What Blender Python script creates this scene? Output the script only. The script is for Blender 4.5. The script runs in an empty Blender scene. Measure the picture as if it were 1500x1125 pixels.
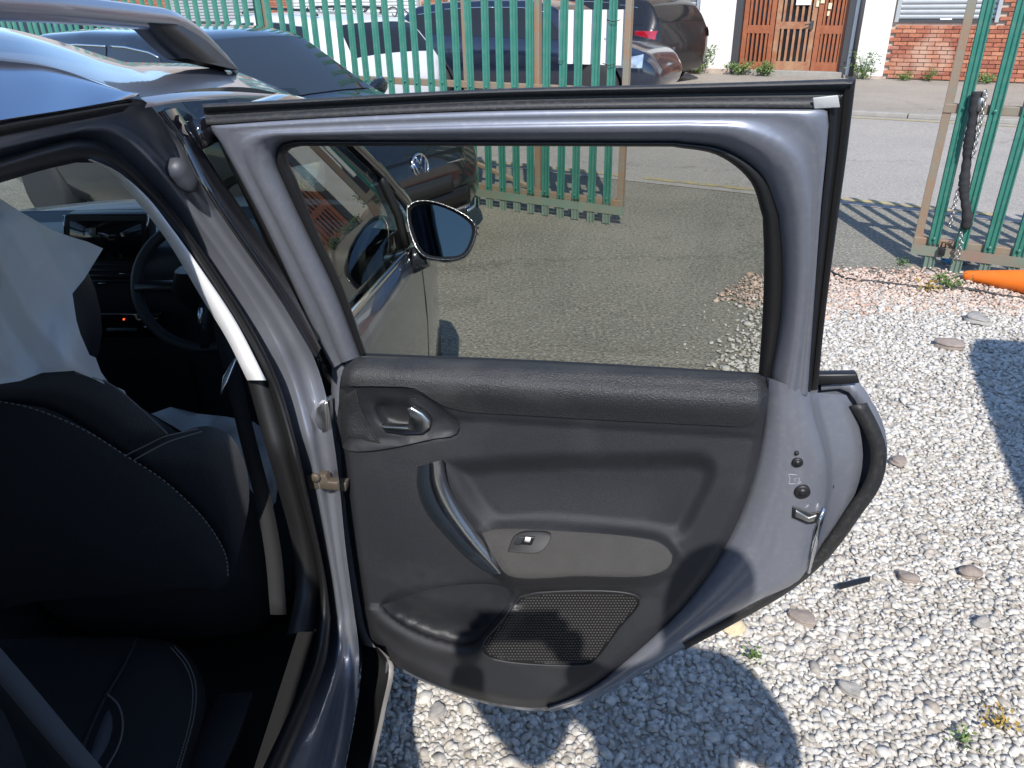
import bpy, bmesh, math, random
import numpy as np
from mathutils import Vector, Matrix, geometry

R = math.radians
random.seed(7)
rng = np.random.default_rng(11)
scene = bpy.context.scene
COL = scene.collection

# ------------------------------------------------------------------ camera
CAM_H, PITCH, ROLL, FPX = 1.62, R(27.2), R(1.2), 1126.0
_f = Vector((0, math.cos(PITCH), -math.sin(PITCH)))
_r0 = Vector((1, 0, 0))
_u0 = Vector((0, math.sin(PITCH), math.cos(PITCH)))
CR = _r0 * math.cos(ROLL) - _u0 * math.sin(ROLL)
CU = _r0 * math.sin(ROLL) + _u0 * math.cos(ROLL)
CC = Vector((0, 0, CAM_H))
cam_d = bpy.data.cameras.new('camera')
cam_d.sensor_width = 36.0
cam_d.lens = 36.0 * FPX / 1500.0
cam_d.clip_start = 0.02
cam_d.clip_end = 600
cam = bpy.data.objects.new('camera', cam_d)
COL.objects.link(cam)
M = Matrix.Identity(4)
for i in range(3):
    M[i][0] = CR[i]; M[i][1] = CU[i]; M[i][2] = -_f[i]; M[i][3] = CC[i]
cam.matrix_world = M
scene.camera = cam

# ------------------------------------------------------------------ light
SUN_EL, SUN_AZ = R(43.0), R(0.0)        # light travels towards +Y, a little to +X
w = bpy.data.worlds.new('World'); scene.world = w; w.use_nodes = True
nt = w.node_tree
bg = nt.nodes['Background']
sky = nt.nodes.new('ShaderNodeTexSky'); sky.sky_type = 'NISHITA'; sky.sun_disc = False
sky.sun_elevation = SUN_EL; sky.sun_rotation = R(180) + SUN_AZ
sky.air_density = 1.0; sky.dust_density = 0.15; sky.ozone_density = 4.0
nt.links.new(sky.outputs[0], bg.inputs[0]); bg.inputs[1].default_value = 0.15
sd = bpy.data.lights.new('sun', 'SUN'); sd.energy = 3.7; sd.angle = R(0.53); sd.color = (1, 0.955, 0.89)
so = bpy.data.objects.new('sun', sd); COL.objects.link(so)
sdir = Vector((math.sin(SUN_AZ) * math.cos(SUN_EL), math.cos(SUN_AZ) * math.cos(SUN_EL), -math.sin(SUN_EL)))
so.rotation_euler = sdir.to_track_quat('-Z', 'Y').to_euler()
so.location = (-3, -8, 9)
vs = scene.view_settings
vs.view_transform = 'Standard'; vs.look = 'None'; vs.gamma = 1.0; vs.exposure = 0.78
vs.use_curve_mapping = False

# ------------------------------------------------------------------ helpers
def ray(px, py):
    return _f + CR * ((px - 750.0) / FPX) + CU * ((562.5 - py) / FPX)

def at_depth(px, py, k):
    return CC + ray(px, py) * k

def hit(px, py, p, n):
    d = ray(px, py)
    return CC + d * ((p - CC).dot(n) / d.dot(n))

def ground(px, py, z=0.0):
    return hit(px, py, Vector((0, 0, z)), Vector((0, 0, 1)))

def hitx(px, py, xf):
    """first hit of the pixel's line of sight with the sheet x = xf(z)"""
    d = ray(px, py); lo, hi = 0.2, 6.0
    g = lambda k: (CC.x + d.x * k) - xf(CC.z + d.z * k)
    if callable(xf) is False:
        return CC + d * ((xf - CC.x) / d.x)
    for _ in range(60):
        mid = (lo + hi) / 2
        if g(mid) > 0: lo = mid
        else: hi = mid
    return CC + d * lo

def spl(pts, n):
    """Catmull-Rom through pts, n samples spaced evenly along its length"""
    P = [Vector(p) for p in pts]
    dim = len(P[0])
    if len(P) == 2:
        return [P[0].lerp(P[1], i / (n - 1)) for i in range(n)]
    Q = [P[0] * 2 - P[1]] + P + [P[-1] * 2 - P[-2]]
    out = []
    for i in range(1, len(Q) - 2):
        p0, p1, p2, p3 = Q[i-1], Q[i], Q[i+1], Q[i+2]
        t0 = 0.0; t1 = max((p1-p0).length, 1e-6) ** .5; t2 = t1 + max((p2-p1).length, 1e-6) ** .5
        t3 = t2 + max((p3-p2).length, 1e-6) ** .5
        for j in range(16):
            t = t1 + (t2 - t1) * j / 16
            a1 = p0*((t1-t)/(t1-t0)) + p1*((t-t0)/(t1-t0))
            a2 = p1*((t2-t)/(t2-t1)) + p2*((t-t1)/(t2-t1))
            a3 = p2*((t3-t)/(t3-t2)) + p3*((t-t2)/(t3-t2))
            b1 = a1*((t2-t)/(t2-t0)) + a2*((t-t0)/(t2-t0))
            b2 = a2*((t3-t)/(t3-t1)) + a3*((t-t1)/(t3-t1))
            out.append(b1*((t2-t)/(t2-t1)) + b2*((t-t1)/(t2-t1)))
    out.append(P[-1])
    L = [0]
    for a, b in zip(out, out[1:]): L.append(L[-1] + (b-a).length)
    res = []; k = 0
    for i in range(n):
        s = L[-1] * i / (n - 1)
        while k < len(L) - 2 and L[k+1] < s: k += 1
        u = (s - L[k]) / max(L[k+1] - L[k], 1e-9)
        res.append(out[k].lerp(out[k+1], min(max(u, 0), 1)))
    return res

LOC = {}          # things built in world space: their base matrix
def thing(name, label, cat, loc=(0, 0, 0), rotz=0.0, group=None, local=False):
    o = bpy.data.objects.new(name, None); COL.objects.link(o)
    o.empty_display_size = 0.1
    o.location = loc; o.rotation_euler = (0, 0, rotz)
    tag(o, label, cat, group)
    if not local:
        LOC[o.name] = (Matrix.Translation(Vector(loc)) @ Matrix.Rotation(rotz, 4, 'Z')).inverted()
    return o

def tag(o, label=None, cat=None, group=None, kind=None):
    if label: o['label'] = label
    if cat: o['category'] = cat
    if group: o['group'] = group
    if kind: o['kind'] = kind
    return o

def link(name, me, parent=None):
    o = bpy.data.objects.new(name, me); COL.objects.link(o)
    if parent is not None:
        o.parent = parent
        if parent.name in LOC: o.matrix_parent_inverse = LOC[parent.name]
    return o

def obj(name, V, F, mat, parent=None, smooth=True, kind=None, bevel=0, solid=0, subd=0):
    me = bpy.data.meshes.new(name)
    me.from_pydata([tuple(v) for v in V], [], F)
    me.update()
    bm = bmesh.new(); bm.from_mesh(me)
    bmesh.ops.recalc_face_normals(bm, faces=bm.faces)
    bm.to_mesh(me); bm.free()
    if mat: me.materials.append(mat)
    if smooth:
        me.polygons.foreach_set('use_smooth', [True] * len(me.polygons))
    o = link(name, me, parent)
    if solid:
        m = o.modifiers.new('solid', 'SOLIDIFY'); m.thickness = abs(solid); m.offset = 1 if solid > 0 else -1
    if bevel:
        m = o.modifiers.new('bevel', 'BEVEL'); m.width = bevel; m.segments = 2; m.limit_method = 'ANGLE'; m.angle_limit = R(35)
        m.harden_normals = False
    if subd:
        m = o.modifiers.new('subd', 'SUBSURF'); m.levels = subd; m.render_levels = subd
    if kind: o['kind'] = kind
    return o

class MB:
    """collects pieces of one part"""
    def __init__(s): s.V = []; s.F = []
    def add(s, V, F):
        b = len(s.V); s.V += [Vector(v) for v in V]; s.F += [tuple(i + b for i in f) for f in F]; return s
    def box(s, c, sx, sy, sz, ax=(1,0,0), ay=(0,1,0), az=(0,0,1)):
        c = Vector(c); ax, ay, az = Vector(ax)*sx/2, Vector(ay)*sy/2, Vector(az)*sz/2
        V = [c + ax*i + ay*j + az*k for k in (-1,1) for j in (-1,1) for i in (-1,1)]
        return s.add(V, [(0,2,3,1),(4,5,7,6),(0,1,5,4),(2,6,7,3),(0,4,6,2),(1,3,7,5)])
    def tube(s, path, r, seg=8, cap=True, flat=1.0, up=None):
        path = [Vector(p) for p in path]; n = len(path)
        rr = r if isinstance(r, (list, tuple)) else [r]*n
        V = []; F = []; prev = None
        for i, p in enumerate(path):
            t = (path[min(i+1,n-1)] - path[max(i-1,0)]).normalized()
            if prev is None:
                a = Vector(up) if up else (Vector((0,0,1)) if abs(t.z) < .9 else Vector((1,0,0)))
            else: a = prev
            a = (a - t*a.dot(t)).normalized(); prev = a
            b = t.cross(a)
            for k in range(seg):
                an = 2*math.pi*k/seg
                V.append(p + a*math.cos(an)*rr[i] + b*math.sin(an)*rr[i]*flat)
        for i in range(n-1):
            for k in range(seg):
                F.append((i*seg+k, i*seg+(k+1)%seg, (i+1)*seg+(k+1)%seg, (i+1)*seg+k))
        if cap: F += [tuple(range(seg)), tuple((n-1)*seg + k for k in range(seg))]
        return s.add(V, F)
    def loft(s, curves, closed=False):
        n = len(curves[0]); V = [p for c in curves for p in c]; F = []
        m = len(curves)
        for i in range(m if closed else m-1):
            j = (i+1) % m
            for k in range(n-1):
                F.append((i*n+k, i*n+k+1, j*n+k+1, j*n+k))
        return s.add(V, F)
    def prism(s, poly, off):
        n = len(poly); off = Vector(off); poly = [Vector(p) for p in poly]
        V = poly + [p+off for p in poly]
        F = [tuple(range(n)), tuple(range(2*n-1, n-1, -1))] + [(i, (i+1)%n, n+(i+1)%n, n+i) for i in range(n)]
        return s.add(V, F)
    def lathe(s, c, axis, prof, seg=24):
        """prof: list of (distance along axis, radius)"""
        c = Vector(c); ax = Vector(axis).normalized()
        a = ax.orthogonal().normalized(); b = ax.cross(a); V = []; F = []
        for d, r in prof:
            for k in range(seg):
                t = 2*math.pi*k/seg; V.append(c + ax*d + (a*math.cos(t) + b*math.sin(t))*r)
        for i in range(len(prof)-1):
            for k in range(seg):
                F.append((i*seg+k, i*seg+(k+1)%seg, (i+1)*seg+(k+1)%seg, (i+1)*seg+k))
        F += [tuple(range(seg)), tuple((len(prof)-1)*seg+k for k in range(seg))]
        return s.add(V, F)
    def obj(s, name, mat, parent=None, **kw):
        return obj(name, s.V, s.F, mat, parent, **kw)

# ------------------------------------------------------------------ materials
def mat(name, col, rough=0.5, metal=0.0, coat=0.0, spec=0.5, var=None, bump=None, dust=None, emit=None):
    """var=(scale, amount, colour2); bump=(scale, strength, detail); dust=(scale, amount, colour)"""
    m = bpy.data.materials.new(name); m.use_nodes = True
    t = m.node_tree; p = t.nodes['Principled BSDF']
    p.inputs['Roughness'].default_value = rough; p.inputs['Metallic'].default_value = metal
    p.inputs['Coat Weight'].default_value = coat; p.inputs['Coat Roughness'].default_value = 0.04
    p.inputs['Specular IOR Level'].default_value = spec
    c = (*col, 1.0); p.inputs['Base Color'].default_value = c
    tc = t.nodes.new('ShaderNodeTexCoord'); out = None
    def noise(scale, detail=5):
        n = t.nodes.new('ShaderNodeTexNoise'); n.inputs['Scale'].default_value = scale
        n.inputs['Detail'].default_value = detail; n.inputs['Roughness'].default_value = 0.65
        t.links.new(tc.outputs['Object'], n.inputs['Vector']); return n
    if var:
        n = noise(var[0]); r = t.nodes.new('ShaderNodeMapRange')
        r.inputs[1].default_value = .35; r.inputs[2].default_value = .68
        r.inputs[3].default_value = 0; r.inputs[4].default_value = var[1]
        t.links.new(n.outputs['Fac'], r.inputs[0])
        mx = t.nodes.new('ShaderNodeMix'); mx.data_type = 'RGBA'
        t.links.new(r.outputs[0], mx.inputs[0]); mx.inputs[6].default_value = c; mx.inputs[7].default_value = (*var[2], 1)
        out = mx.outputs[2]
    if dust:
        n = noise(dust[0], 8); r = t.nodes.new('ShaderNodeMapRange')
        r.inputs[1].default_value = .5; r.inputs[2].default_value = .75
        r.inputs[3].default_value = 0; r.inputs[4].default_value = dust[1]
        t.links.new(n.outputs['Fac'], r.inputs[0])
        mx = t.nodes.new('ShaderNodeMix'); mx.data_type = 'RGBA'
        t.links.new(r.outputs[0], mx.inputs[0])
        if out: t.links.new(out, mx.inputs[6])
        else: mx.inputs[6].default_value = c
        mx.inputs[7].default_value = (*dust[2], 1); out = mx.outputs[2]
        rr = t.nodes.new('ShaderNodeMapRange'); rr.inputs[3].default_value = rough; rr.inputs[4].default_value = min(1, rough + .35)
        t.links.new(r.outputs[0], rr.inputs[0]); t.links.new(rr.outputs[0], p.inputs['Roughness'])
    if out: t.links.new(out, p.inputs['Base Color'])
    if bump:
        n = noise(bump[0], bump[2] if len(bump) > 2 else 3)
        b = t.nodes.new('ShaderNodeBump'); b.inputs['Strength'].default_value = bump[1]; b.inputs['Distance'].default_value = 0.002
        t.links.new(n.outputs['Fac'], b.inputs['Height']); t.links.new(b.outputs[0], p.inputs['Normal'])
    if emit:
        p.inputs['Emission Color'].default_value = (*emit[0], 1); p.inputs['Emission Strength'].default_value = emit[1]
    return m

def glass_mat(name, tint, ior=1.5, rough=0.0):
    m = bpy.data.materials.new(name); m.use_nodes = True; t = m.node_tree
    t.nodes.remove(t.nodes['Principled BSDF'])
    tr = t.nodes.new('ShaderNodeBsdfTransparent'); tr.inputs[0].default_value = (*tint, 1)
    gl = t.nodes.new('ShaderNodeBsdfGlossy'); gl.inputs['Roughness'].default_value = rough
    lw = t.nodes.new('ShaderNodeLayerWeight'); lw.inputs[0].default_value = .5
    pw = t.nodes.new('ShaderNodeMath'); pw.operation = 'POWER'; pw.inputs[1].default_value = 4.5
    t.links.new(lw.outputs['Facing'], pw.inputs[0])
    f0 = ((ior - 1) / (ior + 1)) ** 2
    fr = t.nodes.new('ShaderNodeMapRange'); fr.inputs[3].default_value = 1.2 * f0; fr.inputs[4].default_value = 1.0
    t.links.new(pw.outputs[0], fr.inputs[0])
    mx = t.nodes.new('ShaderNodeMixShader')
    t.links.new(fr.outputs[0], mx.inputs[0]); t.links.new(tr.outputs[0], mx.inputs[1]); t.links.new(gl.outputs[0], mx.inputs[2])
    t.links.new(mx.outputs[0], t.nodes['Material Output'].inputs['Surface'])
    return m

def island_mat(name, cols, rough=0.8, bump=None, wear=None):
    """each loose piece of a mesh takes its own shade out of cols"""
    m = bpy.data.materials.new(name); m.use_nodes = True; t = m.node_tree
    p = t.nodes['Principled BSDF']; p.inputs['Roughness'].default_value = rough
    g = t.nodes.new('ShaderNodeNewGeometry'); cr = t.nodes.new('ShaderNodeValToRGB')
    el = cr.color_ramp.elements
    for i, (pos, c) in enumerate(cols):
        e = el[i] if i < 2 else el.new(pos)
        e.position = pos; e.color = (*c, 1)
    t.links.new(g.outputs['Random Per Island'], cr.inputs[0])
    tc = t.nodes.new('ShaderNodeTexCoord'); n = t.nodes.new('ShaderNodeTexNoise')
    n.inputs['Scale'].default_value = wear or 60; n.inputs['Detail'].default_value = 6
    t.links.new(tc.outputs['Object'], n.inputs['Vector'])
    mr = t.nodes.new('ShaderNodeMapRange'); mr.inputs[1].default_value = .3; mr.inputs[2].default_value = .7
    mr.inputs[3].default_value = .72; mr.inputs[4].default_value = 1.12
    t.links.new(n.outputs['Fac'], mr.inputs[0])
    mx = t.nodes.new('ShaderNodeVectorMath'); mx.operation = 'SCALE'
    t.links.new(cr.outputs[0], mx.inputs[0]); t.links.new(mr.outputs[0], mx.inputs['Scale'])
    t.links.new(mx.outputs[0], p.inputs['Base Color'])
    return m

PAINT = mat('grey_paint', (.195, .205, .240), .30, .50, .9, dust=(60, .10, (.32, .31, .30)))
PAINT_D = mat('grey_paint_matt', (.172, .180, .208), .36, .35, .8, dust=(90, .28, (.30, .29, .28)), var=(3, .5, (.185, .20, .25)))
TRIM = mat('door_plastic', (.019, .020, .024), .50, bump=(900, .6, 2), dust=(5, .5, (.040, .040, .044)))
TRIM_S = mat('smooth_plastic', (.022, .023, .027), .45, bump=(1500, .25, 2), dust=(9, .4, (.05, .05, .054)))
GRAIN = mat('grained_plastic', (.024, .025, .028), .42, bump=(420, 1.0, 2), dust=(7, .5, (.062, .061, .063)))
RUBBER = mat('seal_rubber', (.016, .016, .017), .55, dust=(140, .5, (.075, .07, .062)), bump=(300, .3, 3))
RUBBER_C = mat('clean_rubber', (.010, .010, .011), .45)
GLOSSB = mat('gloss_black', (.006, .006, .008), .06, coat=1.0)
SATIN = mat('satin_chrome', (.62, .64, .67), .26, 1.0)
DARKSATIN = mat('dark_satin_trim', (.05, .065, .085), .30, .6, .6)
CHROME = mat('chrome', (.8, .81, .83), .08, 1.0)
GLASS = glass_mat('tinted_glass', (.60, .605, .555))
GLASS_F = glass_mat('side_glass', (.46, .50, .47), 1.7)
GLASS_W = glass_mat('windscreen_glass', (.80, .86, .84))
SEAT = mat('seat_cloth', (.012, .012, .014), .85, bump=(700, .6, 2), dust=(30, .25, (.022, .022, .026)))
SEAT_L = mat('seat_leatherette', (.020, .021, .025), .5, bump=(500, .4, 2))
SEAT_G = mat('grey_seat_insert', (.075, .075, .085), .8, bump=(600, .5, 2))
STITCH = mat('pale_stitching', (.15, .145, .14), .8)
PILLART = mat('pale_pillar_trim', (.70, .70, .72), .6, bump=(500, .2))
CARPET = mat('black_carpet', (.008, .008, .009), .95, bump=(300, 1.0))
DASH = mat('dashboard_plastic', (.030, .033, .038), .42, bump=(600, .4))
SCREEN = mat('screen_glass', (.01, .011, .014), .12)
FABRIC = mat('armrest_fabric', (.054, .052, .050), .92, bump=(650, 1.0, 2), var=(25, .7, (.045, .043, .041)))
BRONZE = mat('check_strap_metal', (.10, .08, .06), .6, .4, dust=(60, .4, (.14, .12, .09)))
STEEL = mat('bare_steel', (.5, .5, .5), .35, 1.0, dust=(80, .4, (.25, .2, .15)))
BLACKP = mat('black_plastic', (.012, .012, .013), .45)
WHITEP = mat('white_plastic', (.8, .8, .8), .4)
TYRE = mat('tyre_rubber', (.018, .018, .019), .8, bump=(80, .5))
ALLOY = mat('alloy_rim', (.42, .43, .45), .3, .9)
# ================================================================== THE GREY CAR (open rear door)
CX = -1.12
def lin(z, tab):
    if z <= tab[0][0]: return tab[0][1]
    for (a, b), (c, d) in zip(tab, tab[1:]):
        if z <= c: return b + (d - b) * (z - a) / (c - a)
    return tab[-1][1]
x_ap = lambda z: lin(z, [(.2, -.345), (.95, -.34), (1.1, -.37), (1.5, -.50)])
x_out = lambda z: lin(z, [(.2, -.30), (.45, -.265), (.75, -.255), (.97, -.265), (1.1, -.285), (1.5, -.435)])
def sx(tab_f, o): return lambda z: tab_f(z) + o

car = thing('grey_car', 'grey hatchback with its rear door wide open beside the gravel', 'car', (CX, 1.0, 0))

def multi(segs, counts):
    out = []
    for s, n in zip(segs, counts):
        q = spl([(a, b) for a, b in s], n)
        out += q if not out else q[1:]
    return out

# ---- door frame of reference: hinge at the belt line, s along the door, n towards the cabin side
P0 = at_depth(500, 530, 1.28)
DB = R(10.0)
sA = Vector((math.cos(DB), -math.sin(DB), 0)); nA = Vector((-math.sin(DB), -math.cos(DB), 0)); tA = Vector((0, 0, 1))
LEAN = 0.30
nU = sA.cross((tA + nA * LEAN).normalized()).normalized()
def dr(px, py, off=0.0):
    p = hit(px, py, P0 + nA * off, nA)
    if p.z > P0.z: p = hit(px, py, P0 + nA * off, nU)
    return p
def dcurve(pts, off): return [dr(p[0], p[1], off) for p in pts]

# --- pressed steel frame round the window
cnt = (26, 10, 30, 18, 22)
O = multi([[(487,540),(466,500),(425,410),(385,325),(350,258),(322,207)], [(322,207),(311,192),(309,184)],
           [(309,184),(420,176),(700,163),(1000,159),(1190,160)], [(1190,160),(1210,162),(1214,182)],
           [(1214,182),(1211,220),(1203,300),(1192,450),(1183,580)]], cnt)
I = multi([[(528,522),(491,426),(446,332),(421,279)], [(421,279),(404,235),(409,213),(436,206)],
           [(436,206),(700,207),(990,208)], [(990,208),(1062,219),(1117,257),(1141,316)],
           [(1141,316),(1146,380),(1144,460),(1128,556)]], cnt)
G = multi([[(536,517),(503,422),(462,332),(434,262)], [(434,262),(420,230),(424,219),(442,214)],
           [(442,214),(700,214),(985,215)], [(985,215),(1052,228),(1099,266),(1117,318)],
           [(1117,318),(1119,380),(1117,460),(1111,549)]], cnt)
def mix(a, b, f): return [p.lerp(q, f) for p, q in zip(a, b)]
# second ridge that runs round the stamped corner
K = multi([[(500,532),(472,462),(425,365),(390,296)], [(390,296),(362,238),(356,205),(392,193)],
           [(392,193),(700,184),(1010,180)], [(1010,180),(1098,186),(1166,224),(1186,300)],
           [(1186,300),(1186,380),(1180,460),(1166,575)]], cnt)
door = None
m = MB()
m.loft([dcurve(O, -.060), dcurve(O, -.004), dcurve(mix(O, K, .12), .006), dcurve(mix(O, K, .5), .007), dcurve(mix(O, K, .88), .004),
        dcurve(K, .011), dcurve(mix(K, I, .25), .013), dcurve(mix(K, I, .55), .008), dcurve(mix(K, I, .85), -.006),
        dcurve(I, -.014), dcurve(I, -.05)])
# pressed steel below the belt, right of the trim
cT = (40,)
T = multi([[(1122,552),(1119,618),(1108,680),(1088,745),(1050,820),(1000,888),(930,955),(860,1010),(800,1034)]], cT)
S = multi([[(1183,574),(1189,606),(1203,655),(1209,690),(1205,745),(1193,790),(1174,846),(1108,880),(1020,928),(950,972),(880,1014),(806,1040)]], cT)
U = multi([[(1240,579),(1256,615),(1264,673),(1252,725),(1228,768),(1204,800),(1176,846),(1110,884),(1020,934),(950,978),(880,1020),(806,1044)]], cT)
m.loft([dcurve(T, -.012), dcurve(mix(T, S, .08), .004), dcurve(mix(T, S, .35), .010), dcurve(mix(T, S, .6), .012), dcurve(mix(T, S, .85), .006),
        dcurve(S, -.004), dcurve(mix(S, U, .12), -.03), dcurve(mix(S, U, .3), -.052), dcurve(mix(S, U, .7), -.060), dcurve(U, -.072), dcurve(U, -.10)])
# hinge-side edge
H1 = multi([[(486,534),(485,600),(490,700),(499,800),(512,890),(532,945)]], (20,))
H2 = multi([[(512,534),(506,600),(510,700),(520,800),(532,890),(556,950)]], (20,))
m.loft([dcurve(H1, -.09), dcurve(H1, -.02), dcurve(mix(H1, H2, .4), -.004), dcurve(H2, -.004)])
door = m.obj('rear_door', PAINT_D, car); door['label'] = 'open rear door seen from its cabin side'

# outer skin with its wider haunch
W = multi([[(1201,552),(1255,551),(1262,567),(1291,612),(1301,661),(1293,709),(1261,757),(1219,806),(1183,836),(1110,884),(1000,952),(880,1020),(806,1043),(720,1034),(640,1008),(580,980),(548,950)],
           [(548,950),(530,890),(515,800),(505,700),(500,600),(505,552)], [(505,552),(800,560),(1201,552)]], (60, 16, 12))
Wp = dcurve(W, -.105)[:-1]
m = MB(); m.prism(Wp, nA * -.018)
m.obj('outer_skin', PAINT, door, bevel=.004)
# folded hem of the skin
hem_o = spl([(1203,560),(1254,557),(1287,614),(1297,661),(1288,708),(1257,754),(1216,803),(1180,834),(1108,884),(1000,948),(880,1016)], 50)
hem_i = spl([(1203,572),(1240,572),(1268,620),(1279,664),(1270,702),(1242,745),(1204,792),(1172,824),(1104,876),(998,940),(880,1008)], 50)
MB().loft([dcurve(hem_o, -.103), dcurve(mix(hem_o, hem_i, .3), -.096), dcurve(hem_i, -.094), dcurve(hem_i, -.104)]).obj('skin_hem', PAINT_D, door)
# shoulder ledge under the window seal
led = [(1188,549),(1256,548),(1260,562),(1190,566)]
MB().prism(dcurve(led, -.085), nA * -.018).obj('shoulder_cap', RUBBER_C, door, bevel=.003)

# weather seals
def strip(name, a, b, offs, matl, par, n=60, fr=None):
    A = spl(a, n); B = spl(b, n); fr = fr or [i / (len(offs) - 1) for i in range(len(offs))]
    return MB().loft([dcurve(mix(A, B, f), o) for f, o in zip(fr, offs)]).obj(name, matl, par)
strip('top_seal', [(296,152),(420,146),(700,131),(1000,123),(1254,115)], [(303,186),(420,178),(700,165),(1000,161),(1216,163)],
      [-.075, -.042, -.020, -.034, -.038, -.012, -.002, -.02], RUBBER, door, 70, [0, 0, .16, .34, .46, .6, .9, 1])
strip('side_seal', [(1254,115),(1240,230),(1224,345),(1208,470),(1198,571)], [(1212,160),(1210,220),(1201,310),(1190,450),(1178,574)],
      [-.08, -.036, -.022, -.034, -.030, -.012, -.006, -.02], RUBBER_C, door, 40, [0, 0, .2, .4, .5, .66, .92, 1])
q = [(1190,143),(1227,139),(1230,157),(1192,159)]
MB().prism(dcurve(q, -.004), nA * .003).obj('seal_clip', mat('clear_tape', (.42,.42,.41), .35, dust=(80,.5,(.2,.2,.2))), door, bevel=.001)
strip('hinge_side_seal', [(318,205),(345,262),(375,325),(420,425),(458,510),(466,532)], [(334,212),(358,262),(386,320),(428,412),(470,508),(474,528)],
      [-.09, -.05, -.03, -.05], RUBBER_C, door, 40)
# lower-edge seal, a hollow strip
sa = spl([(1246,594),(1268,632),(1277,664),(1268,706),(1240,748),(1194,812),(1150,850),(1080,894),(1000,938)], 50)
sb = spl([(1268,590),(1289,632),(1297,664),(1288,710),(1258,756),(1211,818),(1160,862),(1086,906),(1004,950)], 50)
MB().loft([dcurve(sa, -.088), dcurve(sa, -.066), dcurve(mix(sa, sb, .35), -.056), dcurve(mix(sa, sb, .7), -.060), dcurve(sb, -.070), dcurve(sb, -.09)]).obj('edge_seal', RUBBER, door, solid=.002)

# window
m = MB()
m.loft([dcurve(I, -.016), dcurve(mix(I, G, .3), -.008), dcurve(mix(I, G, .7), -.010), dcurve(G, -.022), dcurve(G, -.05)])
gas = m.obj('window_gasket', RUBBER_C, door)
def dru(px, py, off): return hit(px, py, P0 + nA * off, nU)
poly = [dru(p[0], p[1], -.034) for p in G] + [dru(1105, 556, -.034), dru(800, 540, -.034), dru(545, 528, -.034)]
m = MB(); m.add(poly, [tuple(range(len(poly)))])
m.obj('window_glass', GLASS, door, smooth=False)
m = MB().loft([dcurve(spl([(530,517),(800,528),(1116,546)], 20), -.03), dcurve(spl([(530,523),(800,535),(1116,552)], 20), -.006), dcurve(spl([(530,530),(800,542),(1116,560)], 20), -.012)])
m.obj('belt_wiper', RUBBER_C, door)

# --- moulded trim panel: relief built as a real height sheet
def sdf(pts, poly):
    """signed distance in pixels, positive inside"""
    P = np.asarray(pts, float); Q = np.asarray([(p[0], p[1]) for p in poly], float)
    d = np.full(len(P), 1e9); ins = np.zeros(len(P), bool); n = len(Q)
    for i in range(n):
        a, b = Q[i], Q[(i+1) % n]; e = b - a; w_ = P - a
        t = np.clip((w_ @ e) / max(e @ e, 1e-9), 0, 1)
        d = np.minimum(d, np.hypot(*(w_ - t[:, None] * e).T))
        c = ((a[1] > P[:, 1]) != (b[1] > P[:, 1]))
        xx = (b[0]-a[0]) * (P[:, 1]-a[1]) / (b[1]-a[1] + 1e-12) + a[0]
        ins ^= c & (P[:, 0] < xx)
    return np.where(ins, d, -d)
def ss(x, a, b):
    t = np.clip((x - a) / (b - a), 0, 1); return t*t*(3-2*t)
def loop(pts, n):
    P = list(pts) + [pts[0]]
    return [(p.x, p.y) for p in spl(P, n + 1)[:-1]]
TRIM_OUT = ([(p.x, p.y) for p in spl([(516,522),(504,538),(498,560),(498,650),(504,720),(514,800),(527,880),(541,935),(575,970),(640,1004),(720,1029),(800,1036),(860,1012),(930,957),(1000,890),(1050,822),(1088,747),(1108,682),(1119,620),(1126,572),(1122,556),(1112,548)], 110)]
            + [(p.x, p.y) for p in spl([(1112,548),(800,531),(516,522)], 60)[1:-1]])
POCKET = loop([(555,884),(575,872),(640,859),(728,855),(752,868),(728,905),(703,936),(688,946),(650,940),(612,927),(575,905)], 60)
ARM = loop([(706,781),(730,775),(800,777),(930,787),(968,796),(985,815),(979,831),(950,843),(850,844),(745,843),(725,818)], 60)
BEZEL = [(498,568),(560,568),(598,571),(622,582),(655,605),(673,622),(668,636),(640,642),(500,655)]
CUP = loop([(547,594),(556,588),(590,590),(612,594),(630,610),(631,622),(622,629),(590,630),(566,624),(553,608)], 40)
SPK = loop([(762,874),(790,868),(938,877),(905,925),(868,971),(848,975),(716,963),(705,949),(735,908)], 60)
RECESS = loop([(650,676),(760,668),(940,664),(1040,668),(1052,690),(1030,745),(1000,790),(930,786),(800,776),(720,776),(690,745)], 60)
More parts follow.
